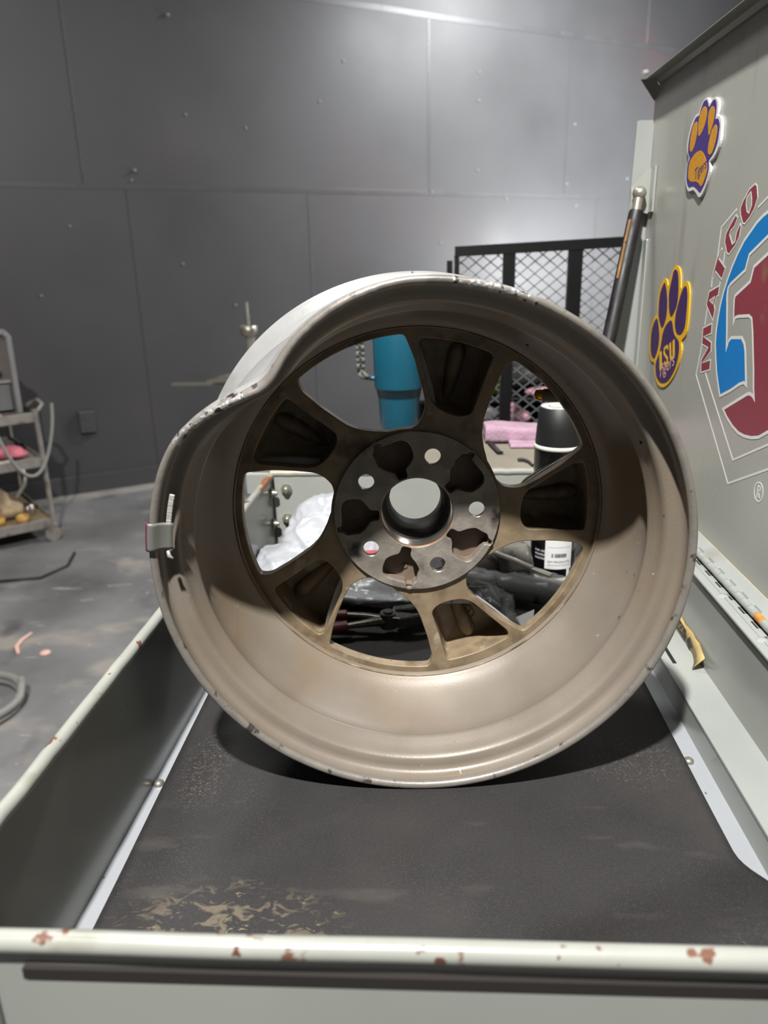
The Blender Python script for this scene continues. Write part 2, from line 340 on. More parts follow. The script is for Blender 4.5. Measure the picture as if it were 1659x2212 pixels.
def lump(name, ells, m_, parent=None, voxel=.006, disp=.004, freq=22, seed=0, smooth=True, floor=None, crease=0.0):
    """soft body made of merged ellipsoids, remeshed and wrinkled"""
    bm = bmesh.new()
    for (c, r, rz) in ells:
        mt = Matrix.Translation(c) @ Matrix.Rotation(rz, 4, 'Z') @ Matrix.Diagonal((*r, 1))
        bmesh.ops.create_icosphere(bm, subdivisions=4, radius=1, matrix=mt)
    me = bpy.data.meshes.new('tmp'); bm.to_mesh(me); bm.free()
    o = bpy.data.objects.new('tmp', me); COL.objects.link(o)
    md = o.modifiers.new('r', 'REMESH'); md.mode = 'VOXEL'; md.voxel_size = voxel; md.use_smooth_shade = True
    sm = o.modifiers.new('s', 'SMOOTH'); sm.iterations = 4
    m2 = eval_mesh(o); bpy.data.objects.remove(o)
    bm = bmesh.new(); bm.from_mesh(m2); bm.normal_update()
    for v in bm.verts:
        p = v.co * freq + Vector((seed * 7.3, seed, 0))
        h = noise.noise(p) * .6 + noise.noise(p * 2.1) * .35
        if crease: h += crease * 3 * max(0, 1 - abs(noise.noise(p * .8 + Vector((9, 1, 4)))) * 5) ** 2 + crease * 2 * max(0, 1 - abs(noise.noise(p * 1.9 + Vector((2, 7, 4)))) * 6) ** 2
        v.co += v.normal * disp * h
        if floor is not None and v.co.z < floor: v.co.z = floor
        if floor == .0008:   # lies in the tray: stays inside its walls
            v.co.x = max(v.co.x, XLf(v.co.y) + .0015); v.co.y = min(v.co.y, YB - .0015)
    bm.to_mesh(m2); bm.free()
    return from_mesh(name, m2, m_, parent, smooth)
DEC={'M':[(9347,3659),(9076,3733),(9064,3621),(9292,3563),(9034,3526),(9014,3425),(9244,3265),(8994,3334),(8987,3219),(9261,3149),(9293,3291),(9121,3455),(9325,3472)],'A':[(9272,4074),(8976,4151),(8981,4043),(9033,4030),(9074,3936),(9039,3888),(9066,3765),(9320,3922)],'Ah':[(9236,3978),(9088,4024),(9115,3946)],'T':[(9045,4541),(9011,4529),(9084,4431),(8864,4336),(8933,4214),(9149,4298),(9195,4217),(9230,4226),(9129,4440)],'C':[(8739,4870),(8681,4842),(8741,4758),(8840,4711),(8854,4675),(8747,4580),(8680,4606),(8669,4688),(8599,4776),(8565,4752),(8583,4649),(8665,4560),(8816,4473),(8876,4497),(8968,4602),(8963,4687),(8861,4777)],'O':[(8341,5138),(8290,5117),(8233,5004),(8286,4897),(8375,4824),(8474,4772),(8535,4779),(8614,4862),(8642,4926),(8592,4994),(8462,5097)],'Oh':[(8419,5068),(8374,4996),(8361,4936),(8401,4869),(8460,4890),(8507,4962),(8507,5023)],'blue':[(7580,4914),(7763,4898),(7948,4860),(8044,4832),(8175,4776),(8305,4694),(8439,4610),(8568,4486),(8676,4357),(8763,4223),(8839,4086),(8889,3947),(8914,3806),(8925,3664),(8909,3524),(8846,3367),(8765,3204),(8665,3065),(8598,2983),(8325,3090),(8108,3193),(8009,3223),(7951,3208),(8074,3537),(8120,3606),(8207,3658),(8472,3632),(8536,3592),(8573,3500),(8614,3672),(8727,4052),(8720,4129),(8669,4173),(8323,4320),(8267,4471),(7877,4640),(7527,4748)],'maroon':[(7487,4622),(7827,4482),(8119,4357),(8163,4216),(8507,4062),(8517,4015),(8463,3782),(8437,3840),(8368,3859),(8092,3885),(8017,3862),(7953,3732),(7820,3385),(7762,3199),(7715,3105),(7770,3133),(7844,3138),(7897,3123),(8468,2862),(8346,2798),(8160,2734),(7991,2701),(7838,2701),(7667,2722),(7499,2766),(7310,2863),(7112,2979)],'o1':[(8742,4924),(9120,4758),(9138,4440),(9230,4226),(9222,4121)],'o2':[(9281,3894),(9303,3694)],'o3':[(9322,3481),(9415,3099),(8096,2117),(7201,2522),(6892,2667)],'i1':[(7816,5064),(8197,4912)],'i2':[(8932,4507),(8946,4383)],'i3':[(8973,4193),(8977,4154)],'i4':[(9120,3164),(8912,3012),(8044,2393),(7273,2746),(6964,2891)],'rc':[(7248,2279),(7244,2250),(7249,2221),(7263,2195),(7285,2174),(7312,2160),(7343,2155),(7373,2160),(7401,2173),(7423,2195),(7437,2222),(7441,2251),(7435,2281),(7420,2308),(7398,2328),(7370,2341),(7339,2346),(7309,2340),(7282,2326),(7261,2305)],'R1':[(7363,2189),(7367,2309),(7317,2306),(7315,2277),(7354,2250)],'R2':[(7348,2252),(7305,2195)],'p1w':[(9946,6185),(9879,6160),(9821,6107),(9749,6137),(9671,6141),(9599,6116),(9536,6063),(9528,5990),(9542,5935),(9477,5925),(9421,5895),(9378,5832),(9365,5742),(9363,5664),(9413,5576),(9518,5509),(9622,5478),(9580,5397),(9618,5308),(9689,5214),(9771,5148),(9868,5121),(9973,5169),(10099,5219),(10249,5216),(10350,5262),(10427,5382),(10419,5512),(10380,5602),(10463,5682),(10488,5791),(10448,5907),(10381,5995),(10272,6057),(10158,6066),(10128,6111),(10058,6165),(9996,6183)],'p1p':[(9938,6163),(9888,6135),(9826,6071),(9740,6109),(9672,6121),(9616,6093),(9582,6035),(9577,5946),(9581,5910),(9501,5902),(9450,5863),(9418,5812),(9421,5750),(9428,5673),(9480,5590),(9559,5535),(9651,5492),(9631,5430),(9646,5344),(9704,5260),(9779,5199),(9849,5171),(9971,5220),(10112,5261),(10263,5261),(10361,5329),(10400,5422),(10389,5539),(10341,5598),(10421,5671),(10438,5784),(10398,5900),(10336,5971),(10245,6030),(10140,6036),(10104,6091),(10036,6150),(9989,6164)],'p1a':[(10211,5980),(10172,5941),(10163,5827),(10202,5719),(10276,5663),(10361,5693),(10376,5799),(10351,5899),(10298,5965)],'p1b':[(9969,6101),(9898,6062),(9877,5994),(9906,5901),(9987,5830),(10085,5805),(10125,5906),(10123,6011),(10051,6087)],'p1c':[(9725,6062),(9641,6024),(9622,5937),(9656,5842),(9728,5761),(9783,5855),(9817,5963),(9796,6029)],'p1d':[(9562,5849),(9497,5819),(9483,5749),(9512,5642),(9582,5560),(9683,5566),(9718,5625),(9698,5720),(9645,5809)],'p1e':[(9819,5571),(9701,5465),(9687,5370),(9732,5296),(9817,5236),(9918,5279),(10036,5309),(10187,5319),(10317,5372),(10338,5469),(10315,5548),(10220,5601),(10102,5633),(9959,5633)],'p2y':[(10497,4343),(10393,4322),(10307,4242),(10242,4073),(10190,4134),(10083,4163),(9974,4141),(9893,4029),(9862,3857),(9850,3676),(9885,3533),(10030,3436),(9984,3327),(10030,3169),(10172,2993),(10383,2842),(10600,2758),(10796,2752),(10959,2812),(11049,2910),(11102,3031),(11238,3031),(11378,3135),(11420,3269),(11422,3424),(11350,3583),(11227,3668),(11149,3698),(11186,3860),(11169,3991),(11084,4123),(10962,4174),(10848,4153),(10773,4086),(10729,4195),(10655,4288),(10570,4339)],'p2a':[(11159,3635),(11072,3588),(10984,3464),(10958,3317),(11004,3187),(11117,3080),(11269,3131),(11340,3260),(11347,3431),(11269,3564)],'p2b':[(10959,4123),(10861,4067),(10762,3922),(10726,3766),(10753,3637),(10857,3532),(10964,3564),(11077,3670),(11117,3823),(11097,3986)],'p2c':[(10508,4298),(10406,4247),(10340,4092),(10322,3943),(10360,3827),(10498,3707),(10598,3735),(10672,3848),(10708,4002),(10645,4174),(10600,4274)],'p2d':[(10077,4109),(9991,4054),(9951,3925),(9939,3743),(9955,3608),(10067,3516),(10237,3515),(10342,3614),(10348,3752),(10267,3923),(10186,4046)],'p2e':[(10534,3657),(10446,3621),(10382,3541),(10300,3479),(10135,3426),(10081,3332),(10105,3175),(10226,3002),(10441,2857),(10697,2801),(10911,2844),(11000,2942),(11017,3042),(10902,3182),(10857,3311),(10821,3462),(10720,3575)],'L':[(10893,3200),(10808,3224),(10730,3029),(10692,3051),(10690,3002),(10803,2957)],'S':[(10526,3282),(10584,3312),(10679,3273),(10688,3215),(10611,3184),(10523,3162),(10506,3108),(10561,3068),(10628,3092)],'U':[(10499,3353),(10435,3383),(10371,3204),(10307,3220),(10372,3402),(10299,3436),(10234,3229),(10280,3176),(10404,3161)],'t2a':[(10794,2929),(10210,3193)],'t1a':[(10215,5410),(9776,5434)]}

# ================================================================ SETTING
# long black wall, running obliquely behind everything
WT = Vector((.85797, .51369, 0)); WN = Vector((.51369, -.85797, 0)); W0 = Vector((-2.19, 4.22, 0))
def wall_pt(t, z, out=0.0): return W0 + WT * t + WN * out + Vector((0, 0, z))
wall = bpy.data.objects.new('wall_back', None); COL.objects.link(wall); struct(wall)
mb = MB(); mb.prism([(-3.2, -.85), (9.5, -.85), (9.5, 3.1), (-3.2, 3.1)], -.12, -.012, lambda t, z, w_: wall_pt(t, z, w_))
mb.build('wall_core', M['wall'], wall)
# sheets laid in rows, joints open by a few millimetres
rows = [(-.85, .862, [-3.2, -.75, .62, 1.72, 4.12, 6.5, 9.5]), (.866, 1.906, [-3.2, .40, 2.62, 3.78, 6.2, 9.5]), (1.91, 3.1, [-3.2, -.4, 2.05, 4.5, 6.95, 9.5])]
for z0, z1, cuts in rows:
    for a, b in zip(cuts[:-1], cuts[1:]):
        mb = MB(); q = random.uniform(-.0008, .0008)
        mb.prism([(a + .0006, z0), (b - .0006, z0), (b - .0006, z1), (a + .0006, z1)], -.012, q, lambda t, z, w_: wall_pt(t, z, w_))
        mb.build('panel', M['wall'], wall, bevel=.0015, seg=1)
# filler beads over the joints
for (t0, z0, t1, z1, wd) in ((-2.0, .868, 9.4, .868, .03), (-2, 1.908, 9.4, 1.908, .035), (2.612, .87, 2.612, 1.9, .016), (.405, .87, .405, 1.9, .012), (1.725, -.7, 1.725, .86, .014), (4.115, .1, 4.115, .86, .016)):
    mb = MB(); mb.ribbon([(t0 + (t1 - t0) * k / 24, z0 + (z1 - z0) * k / 24 + (random.uniform(-.003, .003) if z0 == z1 else 0)) for k in range(25)], wd, .0, .002, lambda t, z, w_: wall_pt(t, z, w_))
    mb.build('joint_filler', M['wall2'], wall, bevel=.003)
random.seed(3)
nails = [(.95, 1.73), (1.0, 1.25), (1.83, 1.37), (.68, .95), (.66, .9), (.3, .66), (3.0, 1.62), (3.0, 1.45), (3.0, 1.02), (3.85, 1.35), (3.8, .95), (4.5, 1.74), (2.63, .875), (3.25, .84), (3.9, .80), (2.7, .55), (.1, .3), (.9, .45), (2.0, 1.6), (1.35, 1.2), (2.2, .2), (1.2, .2), (4.4, 1.0)]
for i, (t, z) in enumerate(nails):
    big = i in (0, 11, 3)
    mb = MB(); p = wall_pt(t, z, 0); r = .011 if big else .006
    mb.tube([p, p + WN * .006, p + WN * (.03 if big else .009)], [r, r, r * .5], 10); mb.build('nail_head', M['nail'], wall)
# baseboard_back
mb = MB(); mb.prism([(-3.2, -.85), (9.5, -.85), (9.5, -.74), (-3.2, -.74)], .0018, .014, lambda t, z, w_: wall_pt(t, z, w_))
struct(mb.build('baseboard_back', M['wall'], None, bevel=.003))
fl = MB(); fl.add([(-7, -3, -.85), (9, -3, -.85), (9, 11, -.85), (-7, 11, -.85), (-7, -3, -.95), (9, -3, -.95), (9, 11, -.95), (-7, 11, -.95)], [(0,1,2,3),(7,6,5,4),(0,4,5,1),(1,5,6,2),(2,6,7,3),(3,7,4,0)])
fl = struct(fl.build('floor', M['floor']))
cl = MB(); cl.add([(-7, -3, 3.1), (9, -3, 3.1), (9, 11, 3.1), (-7, 11, 3.1), (-7, -3, 3.2), (9, -3, 3.2), (9, 11, 3.2), (-7, 11, 3.2)], [(0,1,2,3),(7,6,5,4),(0,4,5,1),(1,5,6,2),(2,6,7,3),(3,7,4,0)])
struct(cl.build('ceiling', M['wall2']))
E_ = W0 + WT * 9.4
wr_ = MB(); wr_.prism([(0, -.85), (-9.0, -.85), (-9.0, 3.1), (0, 3.1)], 0, .1, lambda t, z, w_: E_ - WN * t + WT * w_ + Vector((0, 0, z)))
struct(wr_.build('wall_right', M['wall2']))
# worn bare strip of concrete along the foot of the wall
mb = MB(); mb.prism([(-3, -.85), (9.4, -.85), (9.4, -.848), (-3, -.848)], .016, .14, lambda t, z, w_: wall_pt(t, z, w_))
mb.build('floor_strip', M['floor2'], fl)

# electrical outlet on the wall
t_o = (Vector((-1.985, 4.343, 0)) - W0).dot(WT)
out = thing('power_outlet', 'black painted electrical outlet with cover plate low on the black wall', 'outlet', wall_pt(t_o, -.42, 0))
F = lambda t, z, w_: wall_pt(t_o + t, -.42 + z, w_)
mb = MB(); mb.prism([(-.045, -.065), (.045, -.065), (.045, .065), (-.045, .065)], .0016, .035, F); mb.build('box', M['wall'], out, bevel=.004)
mb = MB(); mb.prism(fillet([(-.039, -.06), (.039, -.06), (.039, .06), (-.039, .06)], .006), .035, .04, F); mb.build('cover_plate', M['wall2'], out, bevel=.002)
for dz in (-.022, .022):
    mb = MB(); mb.prism(fillet([(-.017, dz-.014), (.017, dz-.014), (.017, dz+.014), (-.017, dz+.014)], .008), .04, .0425, F); mb.build('socket', M['wall'], out)

# ================================================================ TOOL CART
cart = thing('tool_cart', 'grey-green steel tool cart with open lid and chipped rusty tray rims', 'tool cart', (0, .70, -.85))
XL, XR, YF, YB, ZR = -.256, .262, .2815, 1.133, .134
def P3(x, y, z): return Vector((x, y, z))
mb = MB(); mb.prism([(-.262, YF - .002), (XR + .003, YF - .002), (XR + .003, YB + .004), (-.239, YB + .004)], -.02, -.004, lambda u, v, w_: Vector((u, v, w_))); mb.build('tray_floor', M['cartwhite'], cart)
# side walls of the tray (thin sheet)
XB = -.2350
def XLf(y): return -.2582 + (XB + .2582) * (y - YF) / (YB - YF)
mb = MB(); mb.prism([(XLf(YF), YF), (XLf(1.06), 1.06), (XLf(1.06) - .005, 1.06), (XLf(YF) - .005, YF)], -.02, ZR, lambda u, v, w_: Vector((u, v, w_))); mb.build('side_panel', M['cart'], cart)
mb = MB(); mb.prism([(XLf(1.055) - .001, 1.055), (XB - .001, YB + .006), (XB - .006, YB + .006), (XLf(1.055) - .006, 1.055)], -.02, ZR, lambda u, v, w_: Vector((u, v, w_))); mb.build('side_panel', M['cart'], cart)
mb = MB(); mb.box((XB, YB, -.02), (.3, YB + .006, ZR)); mb.build('back_panel', M['cart'], cart)
mb = MB(); mb.box((XL, YF - .006, -.02), (.34, YF, ZR)); mb.build('front_panel', M['cart'], cart)
# corner plates with bolts at the back left
for (x, z, big) in ((XB + .021, .1125, 1), (XB + .020, .064, 1)):
    b_ = MB(); b_.tube([(x, YB, z), (x, YB - .004, z)], .0085, 16); b_.tube([(x, YB - .004, z), (x, YB - .009, z), (x, YB - .0105, z)], [.0055, .0055, .0035], 6); b_.build('bolt', M['nickel'], cart)
for z in (.110, .060):
    b_ = MB(); b_.tube([(XB - .001, YB - .014, z), (XB + .001, YB - .014, z)], .008, 16); b_.tube([(XB + .001, YB - .014, z), (XB + .006, YB - .014, z)], .0055, 6); b_.tube([(XB + .006, YB - .014, z), (XB + .0085, YB - .014, z)], [.004, .0035], 10); b_.build('bolt', M['nickel'], cart)
# rolled rims
def rail(name, a, b, m_, r=.0078, n=40):
    pts = [Vector(a).lerp(Vector(b), k / n) + Vector((noise.noise(Vector((k*.7, 1, 2)))*.0006, 0, noise.noise(Vector((k*.9, 5, 2)))*.0008)) for k in range(n + 1)]
    t = MB(); t.tube(pts, r, 14); return t.build(name, m_, cart)
rail('rolled_rim', (XLf(YF) - .003, YF - .01, ZR), (XLf(1.045) - .003, 1.045, ZR), M['rail'], .0055)
rail('rolled_rim', (XLf(1.045) - .003, 1.045, ZR), (XB - .003, YB + .003, ZR), M['railrust'], .0055, 8)
rail('rolled_rim', (XB - .003, YB + .003, ZR + .003), (XB + .045, YB + .003, ZR + .003), M['railrust'], .0055, 6)
rail('rolled_rim', (XB + .045, YB + .003, ZR + .003), (.30, YB + .003, ZR + .003), M['rail'], .0055)
# front rim: folded sheet with a rounded nose
prof = [(YF - .005 + .0056 * math.cos(t * PI / 6 + .3), ZR + .0053 + .0056 * math.sin(t * PI / 6 + .3)) for t in range(12)]
mb = MB(); nx = 60; x0, x1 = XL - .012, .345
vs = []; m_ = len(prof)
for i in range(nx + 1):
    x = x0 + (x1 - x0) * i / nx
    for (y, z) in prof: vs.append((x, y + noise.noise(Vector((x*9, y*9, 1)))*.0006, z + noise.noise(Vector((x*7, 3, z*9)))*.0007))
fs = [(i*m_+j, (i+1)*m_+j, (i+1)*m_+(j+1) % m_, i*m_+(j+1) % m_) for i in range(nx) for j in range(m_)]
mb.add(vs, fs, True); mb.build('front_rim', M['rail'], cart)
# outer front face: dark-painted shade in the gap below the rim, then the pale top drawer front
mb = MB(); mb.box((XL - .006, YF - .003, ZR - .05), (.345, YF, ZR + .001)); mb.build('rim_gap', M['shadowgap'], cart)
x0 = -.196
mb = MB(); mb.box((x0, YF - .0085, -.16), (.345, YF - .003, .1255)); dr = mb.build('drawer_front', M['cart'], cart, bevel=.0004, seg=1)
mb = MB(); mb.box((x0 - .001, YF - .0089, .1195), (.345, YF - .0030, .1262)); mb.build('drawer_gap_shade', M['shadowgap'], dr)  # added dark strip, paints the gap's shade over the drawer's top edge
mb = MB(); mb.box((x0 + .01, YF - .022, -.148), (.33, YF - .0085, -.118)); mb.build('drawer_pull', M['nickel'], dr, bevel=.004)
z0 = -.165
for h in (.13, .13, .2):
    mb = MB(); mb.box((x0, YF - .0085, z0 - h), (.345, YF - .003, z0)); dr = mb.build('drawer_front', M['cart'], cart, bevel=.0015)
    mb = MB(); mb.box((x0 + .01, YF - .022, z0 - h + .012), (.33, YF - .0085, z0 - h + .04)); mb.build('drawer_pull', M['nickel'], dr, bevel=.004)
    z0 -= h + .005
mb = MB(); mb.prism([(-.263, YF), (.345, YF), (.345, YB + .004), (-.241, YB + .004)], -.70, -.0205, lambda u, v, w_: Vector((u, v, w_))); mb.build('body', M['cart'], cart)
mb = MB(); mb.box((XL - .006, YF - .010, -.70), (-.214, YF - .003, ZR - .009)); mb.build('corner_post', M['cart'], cart, bevel=.002)
for x in (-.2, .28):
    for y in (.36, 1.05):
        c = MB(); c.box((x - .03, y - .03, -.712), (x + .03, y + .03, -.70)); c.box((x - .022, y - .02, -.80), (x - .017, y + .02, -.71)); c.box((x + .017, y - .02, -.80), (x + .022, y + .02, -.71)); cs = c.build('caster', M['nickel'], cart)
        c = MB(); c.tube([(x - .015, y, -.80), (x + .015, y, -.80)], .05, 24); c.build('caster_wheel', M['rubber'], cs)

# right-hand side: low wall, lower ledge, wall, upper ledge, piano hinge, lid
mb = MB(); mb.box((XR, YF, -.02), (XR + .004, YB, .0215)); mb.build('side_panel', M['cart'], cart)
mb = MB(); mb.box((XR - .0004, YF, .022), (.304, YB, .026)); lg = mb.build('lower_ledge', M['ledge'], cart, bevel=.0008)
mb = MB(); mb.box((.2705, .748, .0262), (.2745, .80, .0266)); mb.build('slot', M['gap'], lg)
mb = MB(); mb.box((.3, YF, .0262), (.304, YB, .1118)); mb.build('side_panel', M['cart'], cart)
mb = MB(); mb.box((.2985, YF, .112), (.330, YB, .116)); ul = mb.build('upper_ledge', M['ledge'], cart, bevel=.001)
mb = MB(); mb.tube([(.2990, YF, .1138), (.2990, YB, .1138)], .0022, 8); mb.build('ledge_edge', M['ledge'], ul)
for y in (.40, .52, .633, .728, .84, .95, 1.06):
    b_ = MB(); b_.lathe([(0, .1175), (.0035, .1172), (.0052, .1163), (.0056, .116)], 20, Matrix.Translation((.3065, y, .0))); b_.build('rivet', M['ledge'], ul)
hinge = MB(); hinge.prism([(.3135, .1162), (.3135, .1170), (.330, .1290), (.330, .1162)], YF, YB, lambda u, v, w_: Vector((u, w_, v))); hinge = hinge.build('hinge', M['gap'], cart)
per = .0155; n_k = int((YB - YF) / per)
kmb = MB(); kmb.tube([(0, 0, 0), (0, per - .0006, 0)], .0042, 12)
kn_mesh = None; random.seed(5)
for k in range(n_k):
    y = YF + k * per
    if kn_mesh is None:
        kmb = MB(); kmb.tube([(.3155, y, .1222), (.3155, y + per - .0006, .1222)], .0042, 12); o = kmb.build('knuckle', M['ledge'], hinge); kn_mesh = o.data; first = o
    else:
        o = first.copy(); COL.objects.link(o); o.location = first.location + Vector((0, k * per, 0))
    if .640 < y < .665: o.data = o.data.copy(); o.data.materials[0] = M['orangerust']
# leaf tabs that alternate on the two sides of the pin
mb = MB(); mb.prism([(.3192, .1240), (.3198, .1262), (.3292, .1325), (.3292, .1305)], YF, YB, lambda u, v, w_: Vector((u, w_, v)))
mb.prism([(.3055, .1158), (.3055, .1168), (.3095, .1168), (.3095, .1158)], YF, YB, lambda u, v, w_: Vector((u, w_, v)))
for k in range(n_k):
    y = YF + k * per
    if k % 2: mb.box((.3095, y, .1158), (.3150, y + per, .1168))
    else: mb.prism([(.3165, .1230), (.3168, .1245), (.3198, .1262), (.3198, .1245)], y, y + per, lambda u, v, w_: Vector((u, w_, v)))
dk_ = MB()
for k in range(n_k):
    if k % 2 == 0: dk_.box((.3095, YF + k * per, .1159), (.3118, YF + (k + 1) * per, .1164))
dk_.build('slot', M['gap'], hinge)
tabs = mb.build('leaf_tab', M['ledge'], hinge)
lid = MB(); lid.box((.330, YF - .01, .1310), (.334, 1.222, .672)); lid = lid.build('lid', M['lid'], cart, bevel=.001, seg=1)
mb = MB(); mb.prism([(.3292, .1300), (.3305, .1300), (.3305, .1325), (.3292, .1325)], YF - .01, 1.20, lambda u, v, w_: Vector((u, w_, v))); mb.build('lid_hem', M['lidhem'], lid)
# lid top lip: flange folded inward with an upturned edge
def flange(pts, th, y0, y1, name, m_, par, cut=None):
    mb = MB(); n = len(pts); up_ = []; 
    for i, (x, z) in enumerate(pts): up_.append((x, z))
    lo_ = [(x + th * .35, z + th) for x, z in up_]
    ring = up_ + lo_[::-1]; vs = []; N_ = 24
    for k in range(N_ + 1):
        y = y0 + (y1 - y0) * k / N_
        for (x, z) in ring: vs.append((x, y, z))
    m_c = len(ring); fs = [(k*m_c+j, (k+1)*m_c+j, (k+1)*m_c+(j+1) % m_c, k*m_c+(j+1) % m_c) for k in range(N_) for j in range(m_c)]
    fs.append(tuple(range(m_c))[::-1]); fs.append(tuple(N_*m_c + j for j in range(m_c)))
    mb.add(vs, fs); return mb.build(name, m_, par)
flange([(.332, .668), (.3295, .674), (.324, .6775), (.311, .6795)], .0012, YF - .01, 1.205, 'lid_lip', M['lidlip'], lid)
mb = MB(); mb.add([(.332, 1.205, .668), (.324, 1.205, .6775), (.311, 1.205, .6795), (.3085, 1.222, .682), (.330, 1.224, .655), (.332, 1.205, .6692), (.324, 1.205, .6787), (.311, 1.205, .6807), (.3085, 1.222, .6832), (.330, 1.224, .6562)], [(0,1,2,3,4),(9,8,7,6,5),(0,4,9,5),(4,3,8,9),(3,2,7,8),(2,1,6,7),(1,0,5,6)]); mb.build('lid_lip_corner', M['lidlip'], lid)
# back flange of the lid
mb = MB(); mb.prism(fillet([(.3065, .630), (.331, .630), (.331, .14), (.2985, .14), (.2985, .30)], .004, 3), 1.216, 1.220, lambda u, v, w_: Vector((u, w_, v))); mb.build('lid_back_flange', M['ledge'], lid)
mb = MB(); mb.box((.3275, 1.195, .14), (.330, 1.213, .47)); mb.build('seam_strip', M['cart'], lid, bevel=.0008)
# triangular bracket, ball stud and gas strut
st = MB(); st.prism([(.302, .512), (.326, .505), (.3285, .513), (.3285, .566), (.322, .563), (.300, .540)], 1.198, 1.2012, lambda u, v, w_: Vector((u, w_, v))); st.prism([(.3268, .507), (.3295, .507), (.3295, .567), (.3268, .567)], 1.180, 1.2005, lambda u, v, w_: Vector((u, w_, v)))
strut = st.build('strut_bracket', M['cart'], cart)
b_ = MB(); b_.lathe([(0, -.0098), (.005, -.0085), (.0085, -.005), (.0098, 0), (.0085, .005), (.005, .0085), (0, .0098)], 24, Matrix.Translation((.3095, 1.186, .532))); b_.tube([(.3095, 1.186, .532), (.3095, 1.200, .532)], .004, 12); b_.tube([(.3085, 1.1855, .5265), (.3050, 1.181, .504)], .0068, 16); b_.build('ball_joint', M['nickel'], strut)
top = Vector((.3055, 1.1815, .508)); bot = Vector((.2495, 1.115, .235)); d = (bot - top)
gs = MB(); gs.tube([top, top + d * .03, bot], [.0095, .0100, .0105], 20); gs = gs.build('gas_strut', M['strutpaint'], cart)
mb = MB(); u = Vector((-.75, -.66, 0)).normalized() * .0100; sd = Vector((.66, -.75, 0)) * .0018
a = top + d * .04 + u; c = top + d * .33 + u * 1.03
mb.add([a - sd, a + sd, c + sd, c - sd, a - sd + u * .12, a + sd + u * .12, c + sd + u * .12, c - sd + u * .12], [(0,1,2,3),(7,6,5,4),(0,4,5,1),(1,5,6,2),(2,6,7,3),(3,7,4,0)]); mb.build('worn_strip', M['tan'], gs)

# printed logo and paw stickers on the lid (flat print, each a piece on the lid)
LF = lambda u, v, w_: Vector((.3300 - w_, u, v))
def D(k): return [(a / 1e4, b / 1e4) for a, b in DEC[k]]
mb = MB()
mb.m = 0
WL = .0021
for k in ('M', 'A', 'T', 'C', 'O'): mb.ribbon(D(k), WL * .8, .0002, .00032, LF, True)
for k in ('Ah', 'Oh'): mb.ribbon(D(k), WL * .7, .0002, .00036, LF, True)
for k in ('blue', 'maroon'): mb.ribbon(D(k), WL * 1.6, .0002, .00032, LF, True)
for k in ('o1', 'o2', 'o3', 'i1', 'i2', 'i3', 'i4'): mb.ribbon(D(k), WL * 1.15, .0001, .00025, LF)
mb.ribbon(D('rc'), WL * .9, .0001, .00025, LF, True)
for k in ('R1', 'R2'): mb.ribbon(D(k), WL * .8, .0001, .00025, LF)
mb.m = 1
for k in ('M', 'A', 'T', 'C', 'O', 'maroon'): mb.prism(D(k), .0001, .00025, LF)
mb.m = 2; mb.prism(D('blue'), .0001, .00025, LF)
mb.m = 3
for k in ('Ah', 'Oh'): mb.prism(D(k), .0001, .00030, LF)
lg_ = mb.build('logo_print', [M['white'], M['maroon'], M['blue'], M['lid']], lid)
def curve_loop(pts, n=3):
    out = []; N_ = len(pts)
    for i in range(N_):
        p0, p1, p2, p3 = [Vector(pts[(i + j - 1) % N_]) for j in range(4)]
        for s in range(n):
            t = s / n; out.append(tuple(.5 * ((2*p1) + (-p0+p2)*t + (2*p0-5*p1+4*p2-p3)*t*t + (-p0+3*p1-3*p2+p3)*t**3)))
    return out
def lid_text(mb, txt, p0, p1, size, lo, hi, shear=.25):
    """text running on the lid from p0 to p1 (y,z)"""
    me = text_mesh(txt, 1.0, 0, shear); xs = [v.co.x for v in me.vertices]; wd = max(xs) - min(xs); xm = min(xs)
    a = Vector(p0); b = Vector(p1); dx = (b - a) / wd; upv = Vector((dx.y, -dx.x)).normalized() * size
    if upv.y < 0: upv = -upv
    vs = []
    for w_ in (lo, hi):
        for v in me.vertices:
            q = a + dx * (v.co.x - xm) + upv * v.co.y; vs.append(LF(q.x, q.y, w_))
    n = len(me.vertices); fs = [tuple(p.vertices) for p in me.polygons]; fs2 = [tuple(i + n for i in p.vertices) for p in me.polygons]
    mb.add(vs, fs + fs2)
mb = MB(); mb.m = 0; mb.prism(curve_loop(D('p1w')), .0002, .0030, LF)
mb.m = 1; mb.prism(curve_loop(D('p1p')), .0030, .0032, LF)
mb.m = 2
for k in 'abcde': mb.prism(curve_loop(D('p1' + k)), .0032, .0034, LF)
mb.m = 1; lid_text(mb, 'Tigers', (1.008, .538), (.970, .548), .017, .0035, .0036, .2)
mb.build('paw_sticker', [M['white'], M['purple2'], M['gold']], lid)
mb = MB(); mb.m = 0; mb.prism(curve_loop(D('p2y')), .0002, .0014, LF)
mb.m = 1
for k in 'abcde': mb.prism(curve_loop(D('p2' + k)), .0014, .0016, LF)
mb.m = 0
mb.prism(D('L'), .0016, .0018, LF); mb.prism(D('U'), .0016, .0018, LF); mb.ribbon(D('S'), .0042, .0016, .0018, LF)
mb.m = 2; lid_text(mb, 'Tigers', D('t2a')[0], D('t2a')[1], .024, .0018, .0019, .3)
mb.build('paw_sticker', [M['yellow'], M['purple'], M['cream']], lid)

